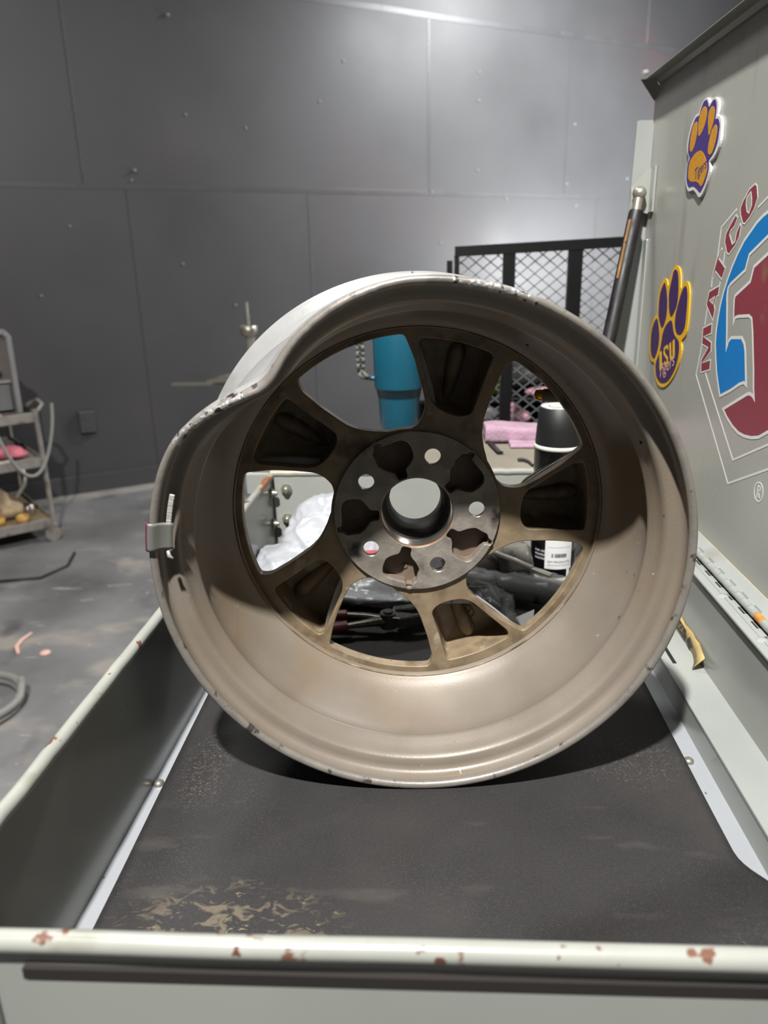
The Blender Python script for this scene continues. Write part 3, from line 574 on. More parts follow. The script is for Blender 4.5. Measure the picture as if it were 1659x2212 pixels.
# peeling label on the low wall
LB = lambda u, v, w_: Vector((.2998 - w_, u, v))
mb = MB(); cols = 14; vs = []; 
for i in range(cols + 1):
    y = .90 - (.90 - .732) * i / cols
    curl = max(0, (i - 10) / 4) ** 2 * .007
    zb = .0268 + .0006 * math.sin(i) + curl * .2; zt = .0475 + .0012 * math.sin(i * 2.1) - (i > 12) * .004
    vs += [(.2992 - curl * 1.9, y, zb), (.2990 - curl * .3, y - .002, zt)]
fs = [(2*i, 2*i+2, 2*i+3, 2*i+1) for i in range(cols)]
mb.add(vs, fs, True); lab = mb.build('peeling_label', M['tape'], cart); sd_ = lab.modifiers.new('thick', 'SOLIDIFY'); sd_.thickness = .0006
mb = MB(); mb.m = 0; mb.prism([(.832, .031), (.795, .029), (.795, .042), (.832, .045)], .0016, .0020, LB); mb.prism([(.788, .033), (.778, .028), (.769, .034), (.779, .042)], .0022, .0028, LB)
me = text_mesh('LOCK', .011, .0, 0, 'LEFT'); vs = [(.2976, .830 - v.co.x, .037 + v.co.y) for v in me.vertices]; mb.m = 1; mb.add(vs, [tuple(p.vertices) for p in me.polygons])
mb.build('label_print', [M['darkrim'], M['tape']], lab)

# screws on the tray floor strip beside the mat
for (x, y) in ((-.2450, .575), (XR - .0145, .617), (-.2380, .97), (XR - .0145, .345)):
    b_ = MB(); b_.lathe([(0, .0005), (.0028, .0), (.0046, -.0015), (.005, -.004)], 16, Matrix.Translation((x, y, 0))); b_.build('screw', M['nickel'], cart)

# ================================================================ RUBBER MAT
NX, NY = 64, 110; vs = []; 
def mat_edge(y):
    e = .244
    if y < .47: e = .244
    return e
def mat_z(x, y):
    z = .0006 * noise.noise(Vector((x * 12, y * 12, 0)))
    # front right corner rides up over the curled sheet
    k = max(0.0, min(1.0, ((x - .05) * .75 + (.43 - y) * 1.6 - .03) / .14)); k = k * k * (3 - 2 * k)
    z += .020 * k * max(0, min(1, (x + .0) / .12))
    z += .0012 * math.exp(-((x + .19) ** 2 + (y - .6) ** 2) / .002)
    return z
for j in range(NY + 1):
    y = .2830 + (1.128 - .2830) * j / NY
    r_ = .2435
    if y < .50: r_ = .2435 + .0145 * (1 - math.exp(-((.50 - y) / .05) ** 2))
    for i in range(NX + 1):
        xl = max(-.2385, XLf(y) + .007); x = xl + (r_ - xl) * i / NX; vs.append((x, y, mat_z(x, y) if not (abs(x) < .12 and abs(y - .62) < .12) else 0))
n1 = len(vs); vs += [(x, y, z - .0035) for x, y, z in vs]
q = NX + 1; fs = [(j*q+i, j*q+i+1, (j+1)*q+i+1, (j+1)*q+i) for j in range(NY) for i in range(NX)]
fs += [tuple(n1 + a for a in f[::-1]) for f in fs]
fs += [(i+1, i, n1+i, n1+i+1) for i in range(NX)] + [(NY*q+i, NY*q+i+1, n1+NY*q+i+1, n1+NY*q+i) for i in range(NX)]
fs += [(j*q, (j+1)*q, n1+(j+1)*q, n1+j*q) for j in range(NY)] + [((j+1)*q+NX, j*q+NX, n1+j*q+NX, n1+(j+1)*q+NX) for j in range(NY)]
mb = MB(); mb.add(vs, fs, True); tag(mb.build('rubber_mat', M['matrub']), 'black scuffed rubber mat lining the tool cart tray under the wheel', 'mat')

# ================================================================ ALLOY WHEEL
WY = -.0439; AX = Vector((math.sin(WY), math.cos(WY), 0)); LT = Vector((math.cos(WY), -math.sin(WY), 0)); WC = Vector((-.0009, .567, .22))
wheel = thing('alloy_wheel', 'five-spoke alloy wheel with bent inner rim flange, standing on the black tray mat', 'wheel', (-.0009, .567, 0), -WY)
def WF(u, v, d): return WC + LT * u + AX * d + Vector((0, 0, v))
def WP(r, a, d): return WF(r * math.cos(a), r * math.sin(a), d)
DENT = [(85, 0), (93.4, .0006), (99.6, .0036), (104.4, .0066), (109.6, .0105), (114.2, .015), (118.3, .0197), (122.3, .0255), (125.4, .0305), (128.3, .0335), (131.5, .032), (134.5, .0272), (138.9, .021), (142, .0158), (147.5, .0072), (151.5, .0026), (157, .0006), (162, 0)]
def dent(a):
    a = math.degrees(a) % 360
    for (a0, v0), (a1, v1) in zip(DENT[:-1], DENT[1:]):
        if a0 <= a <= a1:
            t = (a - a0) / (a1 - a0); return v0 + (v1 - v0) * t
    return 0.0
SM = {}
def dent_s(a):
    k = round(math.degrees(a) * 2)
    if k not in SM: SM[k] = sum(dent(math.radians(k / 2 + j * .6)) for j in range(-4, 5)) / 9
    return SM[k]
# closed section: (depth, radius, material) 0 inside paint, 1 lip, 2 outer silver
prof = [(.1885, .1975, 0), (.160, .1975, 0), (.1520, .1800, 0), (.1500, .1765, 0), (.129, .1738, 0), (.1215, .1735, 0), (.1205, .1745, 0), (.1190, .1752, 0), (.1175, .1775, 0), (.110, .1835, 0), (.100, .1885, 0), (.085, .1935, 0), (.066, .1965, 0), (.052, .1975, 0), (.049, .1960, 0), (.0455, .1932, 0), (.0425, .1925, 0), (.0395, .1932, 0), (.034, .1968, 0), (.026, .1992, 0), (.0215, .2006, 0), (.0197, .2030, 0), (.0190, .2075, 0), (.0180, .2115, 0), (.0150, .2140, 0), (.0100, .2146, 0), (.0065, .2140, 0), (.0042, .2130, 1), (.0022, .2134, 1), (.0006, .2150, 1), (0, .2172, 1), (.0008, .2190, 1), (.0025, .2198, 1), (.0060, .2200, 2), (.0140, .2196, 2), (.0195, .2170, 2), (.0220, .2120, 2), (.0240, .2065, 2), (.034, .2045, 2), (.040, .2058, 2), (.046, .2045, 2), (.060, .2030, 2), (.095, .2020, 2), (.105, .1950, 2), (.118, .1860, 2), (.138, .1855, 2), (.148, .1920, 2), (.155, .2040, 2), (.172, .2050, 2), (.1765, .2090, 2), (.1785, .2160, 2), (.182, .2198, 2), (.186, .2198, 2), (.1895, .2170, 2), (.190, .2100, 2), (.1895, .2000, 2)]
NS = 360; m_ = len(prof); vs = []
for k in range(NS):
    a = 2 * PI * k / NS; A = dent_s(a)
    for (d, r, mm) in prof:
        f = max(0.0, 1 - d / .10); f = f * f * (3 - 2 * f) if f < 1 else 1
        f = max(0.0, 1 - d / .095) ** 1.35
        rr = r - A * f
        # small flutter along the struck flange
        if A > .002 and d < .012: rr += .0006 * noise.noise(Vector((a * 60, d * 200, 0)))
        vs.append(WP(rr, a, d - .004 * min(1, A / .03) * f))
mb = MB(); n0 = 0; mb.v = vs
for k in range(NS):
    for i in range(m_):
        j = (i + 1) % m_; mb.f.append([k*m_+i, ((k+1) % NS)*m_+i, ((k+1) % NS)*m_+j, k*m_+j]); mb.mi.append(3 if (prof[i][2] in (1, 2) and prof[i][0] < .012 and (133 < k < 152 or 84 > k > 66) and noise.noise(Vector((k * .35, i * .8, 0))) > -.12) else prof[i][2]); mb.sm.append(True)
barrel = mb.build('barrel', [M['alu'], M['lip'], M['silver'], M['scraped']], wheel)
# fine tooled rings round the inner ledge
mb = MB()
for r, d in ((.1742, .1196),):
    mb.tube([WP(r, 2 * PI * k / 180, d) for k in range(181)], .0008, 6, cap=False)
mb.build('tooled_ring', M['spoke'], barrel)

for (r, a, d) in ((.1882, 97.4, .099), (.1846, 58.3, .107), (.1972, 25.9, .031), (.1960, 159.0, .061)):
    m = MB(); a_ = math.radians(a); m.ribbon([(0, 0), (.0022, .0006)], .0022, 0, .0006, lambda u, v, w_: WP(r - w_, a_ + v / r, d + u)); m.build('pit_mark', M['gap'], barrel)
def polar(lst, c): return [(r * math.cos(math.radians(c + a)), r * math.sin(math.radians(c + a))) for r, a in lst]
def arcfill(lst, step=3):
    out = []
    for i in range(len(lst)):
        (r0, a0), (r1, a1) = lst[i], lst[(i + 1) % len(lst)]
        n = max(1, int(abs(a1 - a0) / step)) if r0 > .15 and r1 > .15 or (r0 < .09 and r1 < .09) else 1
        for k in range(n): out.append((r0 + (r1 - r0) * k / n, a0 + (a1 - a0) * k / n))
    return out
WIN = [(.1675, -18.6), (.143, -22.0), (.122, -24.6), (.104, -27), (.094, -26.5), (.085, -23.5), (.0815, -19), (.0825, -4), (.088, +4), (.098, +11.5), (.108, +14.8), (.135, +18.2), (.158, +19.4), (.1675, +18.0)]
WINW = [(.1728, -20.6), (.146, -24.6), (.122, -28.6), (.104, -32), (.090, -33), (.080, -29.5), (.0740, -19), (.0745, -4), (.079, +8), (.092, +17), (.106, +20.2), (.135, +22.2), (.160, +22.4), (.1728, +20.6)]
POC = [(.1635, -11.6), (.135, -12.6), (.107, -14.6), (.1005, -10), (.0995, -3), (.103, +4), (.111, +7.6), (.135, +11), (.158, +13.2), (.1635, +12.2)]
WA = [40 + 72 * i for i in range(5)]
def plate_part(name, loops, d0, d1, bev, m_, parent, smooth=False):
    half = (d1 - d0) / 2 - bev; me = plate_mesh(loops, half, bev)
    me.transform(Matrix(((LT.x, 0, AX.x, 0), (LT.y, 0, AX.y, 0), (0, 1, 0, 0), (0, 0, 0, 1))))
    me.transform(Matrix.Translation(WC + AX * (d0 + d1) / 2))
    bm = bmesh.new(); bm.from_mesh(me); bmesh.ops.remove_doubles(bm, verts=bm.verts, dist=1e-6); bmesh.ops.recalc_face_normals(bm, faces=bm.faces); bm.to_mesh(me); bm.free()
    return from_mesh(name, me, m_, parent, smooth)
outer = circle(.1745, 180)
wins = [fillet(polar(arcfill(WIN), c), .006, 3) for c in WA]
winw = [fillet(polar(arcfill(WINW), c), .006, 3) for c in WA]
pocs = [fillet(polar(arcfill(POC), c + 36), .006, 3) for c in WA]
sf = plate_part('spoke_face', [outer, circle(.0785, 96)] + wins + pocs, .126, .138, .0012, M['spoke'], wheel)
plate_part('spoke_front', [circle(.1765, 180), circle(.0690, 64)] + winw + [fillet(polar(arcfill([(r + .002 if r > .15 else r - .002, a * 1.14) for r, a in POC]), c + 36), .006, 3) for c in WA], .1385, .1450, .0012, M['silver'], wheel)
# deep cups behind each pocket, narrowing towards the outer face of the wheel
for i, c in enumerate(WA):
    cen = Vector((.134 * math.cos(math.radians(c + 36)), .134 * math.sin(math.radians(c + 36))))
    base = [Vector(p) for p in fillet(polar(arcfill([(r, a * 1.0) for r, a in POC]), c + 36), .006, 3)]
    def ringp(k, d): return [WF(cen.x + (p.x - cen.x) * k, cen.y + (p.y - cen.y) * k, d) for p in base]
    rings = [ringp(1.01, .1295), ringp(.98, .149), ringp(.93, .160), ringp(.85, .1635), ringp(.5, .1641), ringp(.89, .1662), ringp(.97, .1625), ringp(1.02, .149), ringp(1.06, .1295)]
    n = len(base); m = MB(); fs = []
    for q in range(len(rings) - 1):
        if q == 4: continue
        for k in range(n): fs.append((q*n+k, q*n+(k+1) % n, (q+1)*n+(k+1) % n, (q+1)*n+k))
    fs.append(tuple(4*n+k for k in range(n))); fs.append(tuple(5*n+k for k in range(n)))
    m.add([v for r_ in rings for v in r_], fs, True); m.build('spoke_pocket', M['spoke'], sf)
    a = math.radians(c + 36 - 2.5); m = MB(); pts = [WP(.100 + .060 * t / 12, a + .02 * t / 12, .1668 - .0003 * t) for t in range(13)]
    m.tube(pts, [.0035 + .0050 * math.sin(PI * min(1, t / 10) / 2) - .004 * max(0, (t - 10) / 2) ** 2 for t in range(13)], 16); m.build('spoke_ridge', M['spoke'], sf)
# cast marks in the lit pocket
def wheel_text(mb, txt, r, ang, size, d, rot):
    me = text_mesh(txt, size, 0, 0); c, s_ = math.cos(rot), math.sin(rot); ux, uy = r * math.cos(ang), r * math.sin(ang)
    mb.add([WF(ux + v.co.x * c - v.co.y * s_, uy + v.co.x * s_ + v.co.y * c, d) for v in me.vertices], [tuple(p.vertices) for p in me.polygons])
mb = MB(); ca = math.radians(-68 + 5.5); rt = math.radians(-44)
wheel_text(mb, '16X6 1/2J', .130, math.radians(-68 + 9.5), .0078, .1629, rt)
wheel_text(mb, '1055C', .120, math.radians(-68 + 1), .0078, .1629, rt)
wheel_text(mb, 'H', .1345, math.radians(-68 + 1.5), .0095, .1629, rt + .2)
mb.ribbon([(.1345 * math.cos(math.radians(-66.5)) + .0085 * math.cos(t * PI / 12) * math.cos(rt) - .005 * math.sin(t * PI / 12) * math.sin(rt), .1345 * math.sin(math.radians(-66.5)) + .0085 * math.cos(t * PI / 12) * math.sin(rt) + .005 * math.sin(t * PI / 12) * math.cos(rt)) for t in range(24)], .0006, .1626, .1632, WF, True)
mb.ribbon([polar([(.112, 11.5)], -68)[0], polar([(.146, 11.6)], -68)[0], polar([(.145, 7)], -68)[0]], .0006, .1626, .1632, WF)
mb.build('casting_mark', M['castm'], sf)

# hub pad
BA = [74.5 - 72 * i for i in range(5)]
def loc2(lst, c):
    ca, sa = math.cos(math.radians(c)), math.sin(math.radians(c)); return [(r * ca - t * sa, r * sa + t * ca) for r, t in lst]
REC = [(.0362, -.0050), (.0445, -.0055), (.0485, -.0125), (.0530, -.0172), (.0620, -.0180), (.0685, -.0165), (.0722, -.0110), (.0726, .0090), (.0782, .0098), (.0781, .0148), (.0725, .0150), (.0690, .0185), (.0620, .0175), (.0560, .0178), (.0500, .0125), (.0445, .0052), (.0362, .0048)]
bolts = [circle(.0077, 32, .05715 * math.cos(math.radians(a)), .05715 * math.sin(math.radians(a))) for a in BA]
recs = [fillet(loc2(REC, a + 36), .0028, 3) for a in BA]
hub = plate_part('hub_pad', [circle(.0793, 128), circle(.0348, 96)] + bolts + recs, .1225, .1290, .0007, M['machined'], wheel)
hb2 = [circle(.0125, 32, .05715 * math.cos(math.radians(a)), .05715 * math.sin(math.radians(a))) for a in BA]
plate_part('hub_recess', [circle(.0785, 128), circle(.0352, 96)] + hb2, .1370, .1420, .0004, M['recess'], hub)
mb = MB(); mb.lathe([(.0755, .1285), (.0785, .1285), (.0785, .1420), (.0755, .1420)], 96, Matrix.Translation(WC) @ Matrix(((LT.x, 0, AX.x, 0), (LT.y, 0, AX.y, 0), (0, 1, 0, 0), (0, 0, 0, 1))), closed=True); mb.build('hub_skirt', M['recess'], hub)
for rc in recs:
    m = MB(); n = len(rc); m.add([WF(x, y, .1285) for x, y in rc] + [WF(x, y, .1372) for x, y in rc], [(i, (i+1) % n, n+(i+1) % n, n+i) for i in range(n)], True); s_ = m.build('recess_wall', M['recess'], hub)
for a in BA:
    mt = Matrix.Translation(WP(.05715, math.radians(a), 0)) @ Matrix(((LT.x, 0, AX.x, 0), (LT.y, 0, AX.y, 0), (0, 1, 0, 0), (0, 0, 0, 1)))
    b_ = MB(); b_.lathe([(.0077, .1232), (.0076, .1290), (.0079, .1290), (.0079, .1232)], 28, mt, closed=True); b_.build('bolt_hole_sleeve', M['steel'], hub)
b_ = MB(); b_.tube([WP(.0575, math.radians(59.5), .1235), WP(.0575, math.radians(59.5), .12235)], .0066, 28); b_.build('locating_hole', M['alu'], hub)
for a in BA[3:5]:
    b_ = MB(); b_.tube([WP(.061, math.radians(a + 36 + 4), .1372), WP(.061, math.radians(a + 36 + 4), .1360)], .0026, 16); b_.build('ejector_mark', M['recess'], hub)
mt = Matrix.Translation(WC) @ Matrix(((LT.x, 0, AX.x, 0), (LT.y, 0, AX.y, 0), (0, 1, 0, 0), (0, 0, 0, 1)))
mb = MB(); mb.lathe([(.0360, .1240), (.0347, .1232), (.0340, .1250), (.0338, .1400), (.0338, .1535), (.0360, .1535)], 96, mt, closed=True, mats=[1, 1, 0, 0, 0, 0]); bore = mb.build('center_bore', [M['steel'], M['rustring']], hub)
mb = MB(); mb.lathe([(.0350, .1515), (.0332, .1510), (.0325, .1525), (.0310, .1535), (.0304, .1560), (.0292, .1570), (.0286, .1620), (.0268, .1650), (.0262, .1700), (.0262, .1830), (.0300, .1850), (.0350, .1850)], 96, mt, closed=True); mb.build('bore_sleeve', M['darkrim'], hub)
# valve stem with brass cap, balance weights
va = math.radians(39.0)
b_ = MB(); b_.tube([WP(.1735, va, .134), WP(.168, va + .015, .137), WP(.161, va + .05, .142)], [.0075, .0062, .0058], 16); vs_ = b_.build('valve_stem', M['recess'], wheel)
b_ = MB(); b_.tube([WP(.161, va + .05, .142), WP(.1595, va + .057, .1432), WP(.1560, va + .074, .1455), WP(.1552, va + .078, .146)], [.0048, .0052, .0050, .003], 14); b_.build('valve_cap', M['brass'], vs_)
# clip-on weight folded over the lip at the left
vsx = []; sec = [(.0058, .2212), (.0010, .2216), (-.0014, .2196), (-.0018, .2165), (.0000, .2138), (.0030, .2118), (.0055, .2085), (.0068, .2045), (.0075, .2015)]
sec2 = [(d + (.0 if i > 2 else 0) , r) for i, (d, r) in enumerate(sec)]
mb = MB(); A0, A1 = math.radians(170.2), math.radians(176.4); K = 10; n = len(sec)
for k in range(K + 1):
    a = A0 + (A1 - A0) * k / K
    for (d, r) in sec2: vsx.append(WP(r, a, d - .0015 * (1 if True else 0)))
mb.add(vsx, [(k*n+i, (k+1)*n+i, (k+1)*n+i+1, k*n+i+1) for k in range(K) for i in range(n - 1)], True)
for i in range(len(mb.f)): mb.mi[i] = 1 if (i % (n - 1)) < 2 else 0
cw = mb.build('clip_weight', [M['weight'], M['maroonp']], wheel); s_ = cw.modifiers.new('t', 'SOLIDIFY'); s_.thickness = .0016; s_.offset = -1
mb = MB(); mb.ribbon([(.2055 * math.cos(math.radians(a)), .2055 * math.sin(math.radians(a))) for a in (163.6, 165, 166.5, 168, 169.5, 171)], .0042, .0065, .0088, WF); mb.build('lead_strip', M['brightw'], wheel, bevel=.0005)
b_ = MB(); b_.tube([WP(.205, math.radians(176.8), .004), WP(.2035, math.radians(177.6), .001), WP(.2015, math.radians(178.4), .003)], [.0016, .0018, .0010], 6); b_.build('lead_sliver', M['brightw'], wheel)

# ================================================================ THINGS IN THE TRAY
FZ = .0008
def dark_can():
    c = thing('spray_can', 'black spray paint can with white printed label standing by the back wall', 'spray can', (.1895, 1.052, 0))
    B = Matrix.Translation((.1895, 1.052, FZ)) ; r = .0335
    m = MB(); m.lathe([(0, .004), (.024, .002), (.0315, .0), (.0338, .002), (.0342, .0045), (.0335, .0072), (.0328, .0075), (.0328, .009)], 64, B); m.build('base_rim', M['whiteenamel'], c)
    m = MB(); m.lathe([(.0326, .008), (.0330, .010), (.0330, .192), (.0324, .195)], 64, B); m.build('body', M['blackgloss'], c)
    m = MB(); m.lathe([(.0320, .194), (.0338, .1952), (.0344, .1975), (.0336, .2000), (.0310, .2008)], 64, B); m.build('top_rim', M['whiteenamel'], c)
    m = MB(); m.lathe([(.0322, .200), (.0322, .203), (.0310, .222), (.0282, .2520), (.0276, .2525)], 64, B); m.build('cap', M['black'], c)
    m = MB(); m.lathe([(.0276, .2524), (.0270, .2532), (.0262, .2532), (.0255, .2524), (.0165, .2524), (.0160, .2528), (.0150, .2528), (.0145, .2522), (0, .2522)], 64, B, mats=[0, 0, 0, 1, 0, 0, 0, 2]); m.build('cap_top', [M['nickel'], M['white'], M['whiteenamel']], c)
    def cyl(u, z, w_):  # u = arc length from the side that faces the camera
        a = -PI / 2 - .17 + u / r; return Vector((.1895 + (.0331 + w_) * math.cos(a), 1.052 + (.0331 + w_) * math.sin(a), FZ + z))
    def wrap(mb, u0, u1, z0, z1, w_, n=16):
        vs = []; 
        for i in range(n + 1):
            u = u0 + (u1 - u0) * i / n; vs += [cyl(u, z0, w_), cyl(u, z1, w_)]
        mb.add(vs, [(2*i, 2*i+2, 2*i+3, 2*i+1) for i in range(n)], True)
    def ctext(mb, t, u, z, size, w_, align='LEFT', rot=0):
        me = text_mesh(t, size, 0, 0, align); mb.add([cyl(u + v.co.x, z + v.co.y, w_) for v in me.vertices], [tuple(p.vertices) for p in me.polygons])
    mb = MB(); mb.m = 0
    wrap(mb, -.0115, .029, .0225, .172, .0002)
    wrap(mb, -.044, -.0115, .084, .100, .0002, 14)       # white band further left
    wrap(mb, .0215, .0265, .008, .023, .0002, 4)
    mb.m = 1
    ctext(mb, 'Trim Black', -.0085, .164, .0052, .0004); ctext(mb, 'Brown', -.0085, .158, .0046, .0004); ctext(mb, 'oz', -.0085, .152, .0040, .0004)
    ctext(mb, 'SEM PRODUCTS, INC.', -.0078, .0335, .0046, .0004); ctext(mb, '1685 Overview Dr. Rock Hill SC', -.0078, .0287, .0026, .0004)
    random.seed(11); u = -.002
    while u < .019:
        b = random.choice((.0004, .0007, .0010)); 
        if not (.0008 < u < .0022): wrap(mb, u, u + b, .0405, .0462, .0004, 2)
        u += b + random.choice((.0003, .0005))
    wrap(mb, -.0078, .0255, .0555, .0558, .0004, 10)
    mb.m = 0
    for i, t in enumerate(('FOR USE ONLY BY', 'PROFESSIONALS', 'PAINTERS')): ctext(mb, t, -.0285, .0485 - i * .0058, .0045, .0004)
    # round emblem
    vs = []; uc, zc = -.0215, .1435
    for k in range(33):
        a = 2 * PI * k / 32; vs += [cyl(uc + .0058 * math.cos(a), zc + .0075 * math.sin(a), .0004), cyl(uc + .0052 * math.cos(a), zc + .0068 * math.sin(a), .0004)]
    mb.add(vs, [(2*i, 2*i+2, 2*i+3, 2*i+1) for i in range(32)], True)
    vs = [cyl(uc + .0034 * math.cos(2*PI*k/24), zc + .0044 * math.sin(2*PI*k/24), .0004) for k in range(24)]; mb.add(vs, [tuple(range(24))])
    for k in range(9):
        a = 2.4 - k * .42; me = text_mesh('VETCOFTHE'[k] if k < 9 else 'O', .0022, 0, 0)
        mb.add([cyl(uc + .0043 * math.cos(a) + v.co.x, zc + .0056 * math.sin(a) + v.co.y, .0005) for v in me.vertices], [tuple(p.vertices) for p in me.polygons])
    ctext(mb, 'A', -.0330, .130, .010, .0004); 
    o = mb.build('label', [M['paper'], M['blackgloss']], c)
    return c
dark_can()

bg = lump('plastic_bag', [((-.128, 1.068, .062), (.074, .042, .066), .0), ((-.150, 1.035, .050), (.062, .045, .052), .5), ((-.188, .985, .026), (.062, .085, .040), .45), ((-.205, .925, .018), (.032, .055, .024), .1), ((-.09, 1.05, .04), (.06, .05, .045), 0)], M['bag'], None, .0035, .0070, 22, 1, True, FZ, .16)
tag(bg, 'crumpled white plastic bag in the far left corner of the tray', 'plastic bag')
b2 = lump('plastic_bag', [((-.055, .955, .026), (.075, .045, .024), -.05), ((-.01, .955, .024), (.05, .04, .022), -.25), ((-.10, .965, .026), (.05, .04, .026), .2), ((-.05, .915, .030), (.088, .022, .0045), -.06)], M['bagred'], None, .0035, .0050, 24, 4, True, FZ, .16)
tag(b2, 'pale plastic bag with reddish print lying behind the pliers', 'plastic bag')
rg = lump('red_rag', [((-.075, 1.0, .026), (.045, .030, .034), .2), ((-.100, .985, .030), (.03, .022, .030), .6)], M['redrag'], None, .005, .006, 30, 9, True, FZ)
tag(rg, 'reddish rag showing between the two plastic bags', 'rag')
sp = lump('plastic_bag', [((-.240, .87, .016), (.012, .030, .022), .0), ((-.238, .90, .02), (.010, .03, .026), .0)], M['bag'], None, .004, .004, 40, 12, True, FZ)
tag(sp, 'small white plastic bag against the left tray wall', 'plastic bag')

pl = thing('pliers', 'red-handled steel pliers lying on the mat below the wheel hub', 'pliers', (-.06, .865, 0))
m = MB(); m.tube([(-.185, .835, .011), (-.14, .845, .012), (-.096, .855, .016)], [.009, .0095, .0085], 16, squash=.8); m.build('handle', M['redhandle'], pl)
m = MB(); m.tube([(-.180, .885, .012), (-.14, .880, .018), (-.098, .875, .022)], [.008, .009, .0075], 16, squash=.8); m.build('handle', M['redhandle'], pl)
m = MB(); m.tube([(-.097, .855, .016), (-.075, .858, .018), (-.050, .863, .020)], [.0052, .0066, .0085], 10, squash=.7)
m.tube([(-.099, .875, .022), (-.075, .872, .022), (-.050, .866, .021)], [.005, .0058, .007], 10, squash=.7); m.build('arm', M['toolsteel'], pl)
m = MB(); m.tube([(-.045, .865, .010), (-.045, .865, .030)], .0105, 20); m.tube([(-.045, .865, .030), (-.045, .865, .0325)], .006, 14); m.build('pivot', M['toolsteel'], pl)
m = MB(); m.prism([(-.048, .856), (-.030, .852), (-.016, .856), (.010, .868), (.030, .872), (.012, .874), (-.014, .868), (-.03, .872), (-.046, .872)], .014, .028, lambda u, v, w_: Vector((u, v, w_))); m.build('jaw', M['toolsteel'], pl, bevel=.002)
m = MB(); m.prism([(-.040, .872), (-.02, .876), (-.004, .884), (.018, .886), (.034, .880), (.015, .894), (-.01, .894), (-.04, .884)], .012, .030, lambda u, v, w_: Vector((u, v, w_))); m.build('jaw', M['toolsteel'], pl, bevel=.002)

# grey castings and the flat chisel in the right rear of the tray
def hexblock(name, label, loc, rx_, rot, L, R, sx=1.0):
    t = thing(name, label, 'metal part', loc)
    mt = Matrix.Translation(Vector(loc) + Vector((0, 0, R * .866 + FZ))) @ Matrix.Rotation(rot, 4, 'Z')
    m = MB(); vs = []; K = 6
    for s, rr in ((-L/2, .72), (-L/2 + .008, 1.0), (L/2 - .008, 1.0), (L/2, .72)):
        for k in range(K):
            a = 2 * PI * k / K; vs.append(mt @ Vector((s, R * rr * math.cos(a), R * rr * math.sin(a))))
    fs = [(i*K+k, i*K+(k+1) % K, (i+1)*K+(k+1) % K, (i+1)*K+k) for i in range(3) for k in range(K)] + [tuple(range(K))[::-1], tuple(3*K+k for k in range(K))]
    m.add(vs, fs); m.build('block', M['hexgrey'], t, bevel=.002)
    m = MB(); m.tube([mt @ Vector((-L/2 - .03, 0, 0)), mt @ Vector((-L/2 + .002, 0, 0))], R * .42, 16); m.build('neck', M['hexgrey'], t)
    return t
hexblock('hexagonal_weight', 'chunky grey six-sided casting beside the black spray can', (.124, 1.030, 0), 0, .35, .052, .036)
hexblock('hexagonal_weight', 'smaller grey casting behind, leaning towards the tray back wall', (.082, 1.085, 0), 0, -.25, .055, .041)
ch = thing('flat_chisel', 'steel pry bar with yellow handle resting across the grey casting', 'pry bar', (.10, 1.01, 0))
m = MB(); m.tube([(.080, 1.022, .058), (.128, .985, .050), (.148, .970, .046)], [.0040, .0040, .0042], 8); m.tube([(.148, .970, .046), (.160, .961, .044), (.171, .953, .042)], [.0042, .0060, .0064], 8, squash=.45); m.build('shaft', M['steel2'], ch)
m = MB(); m.tube([(.025, 1.062, .050), (.040, 1.052, .057), (.075, 1.026, .058), (.083, 1.020, .0575)], [.007, .010, .010, .007], 16); m.build('handle', M['yellowh'], ch)
tb = thing('sleeved_tube', 'thick black tube wrapped in clear film lying in front of the spray can', 'tube', (.13, .955, 0))
m = MB(); m.tube([(.055, .985, .022), (.10, .968, .022), (.15, .948, .021), (.205, .925, .020)], [.016, .017, .0165, .016], 24); m.build('tube', M['black'], tb)
m = MB(); pts = [(.045 + .17 * k / 20, .990 - .068 * k / 20, .0225) for k in range(21)]; m.tube(pts, [.0185 + .0018 * math.sin(k * 2.3) + .001 * math.sin(k * 5.1) for k in range(21)], 28, cap=False, squash=1.0); m.build('film', M['clear'], tb)
m = lump('film_flap', [((.165, .990, .020), (.055, .030, .0035), -.4), ((.10, 1.0, .026), (.05, .02, .003), -.3)], M['clear'], tb, .0035, .006, 40, 3)
cb = thing('parts_bag', 'clear plastic bag of small black parts beside the film-wrapped tube', 'plastic bag', (.09, .945, 0))
lump('film', [((.070, .962, .024), (.028, .028, .025), .2), ((.090, .925, .016), (.028, .032, .016), .5), ((.108, .893, .008), (.012, .020, .008), .5)], M['clearbag'], cb, .0035, .006, 45, 21, True, FZ, .2)
m = MB(); m.tube([(.058, .955, .016), (.072, .958, .030), (.086, .945, .030), (.098, .925, .014)], .0048, 12); m.tube([(.070, .935, .010), (.085, .925, .018), (.100, .915, .010)], .0055, 12); m.build('rubber_part', M['black'], cb)
m = MB(); m.box((.052, .935, .012), (.082, .9365, .034), Matrix.Rotation(.0, 4, 'Z')); m.build('paper_tag', M['hexgrey'], cb)
m = MB(); m.prism([(.118, .893), (.143, .905), (.136, .875), (.125, .868)], FZ, .004, lambda u, v, w_: Vector((u, v, w_ + max(0, (v - .88) * .45)))); tag(m.build('paper_scrap', M['paper']), 'pointed scrap of white paper on the mat, seen through the lower right spoke opening', 'paper')

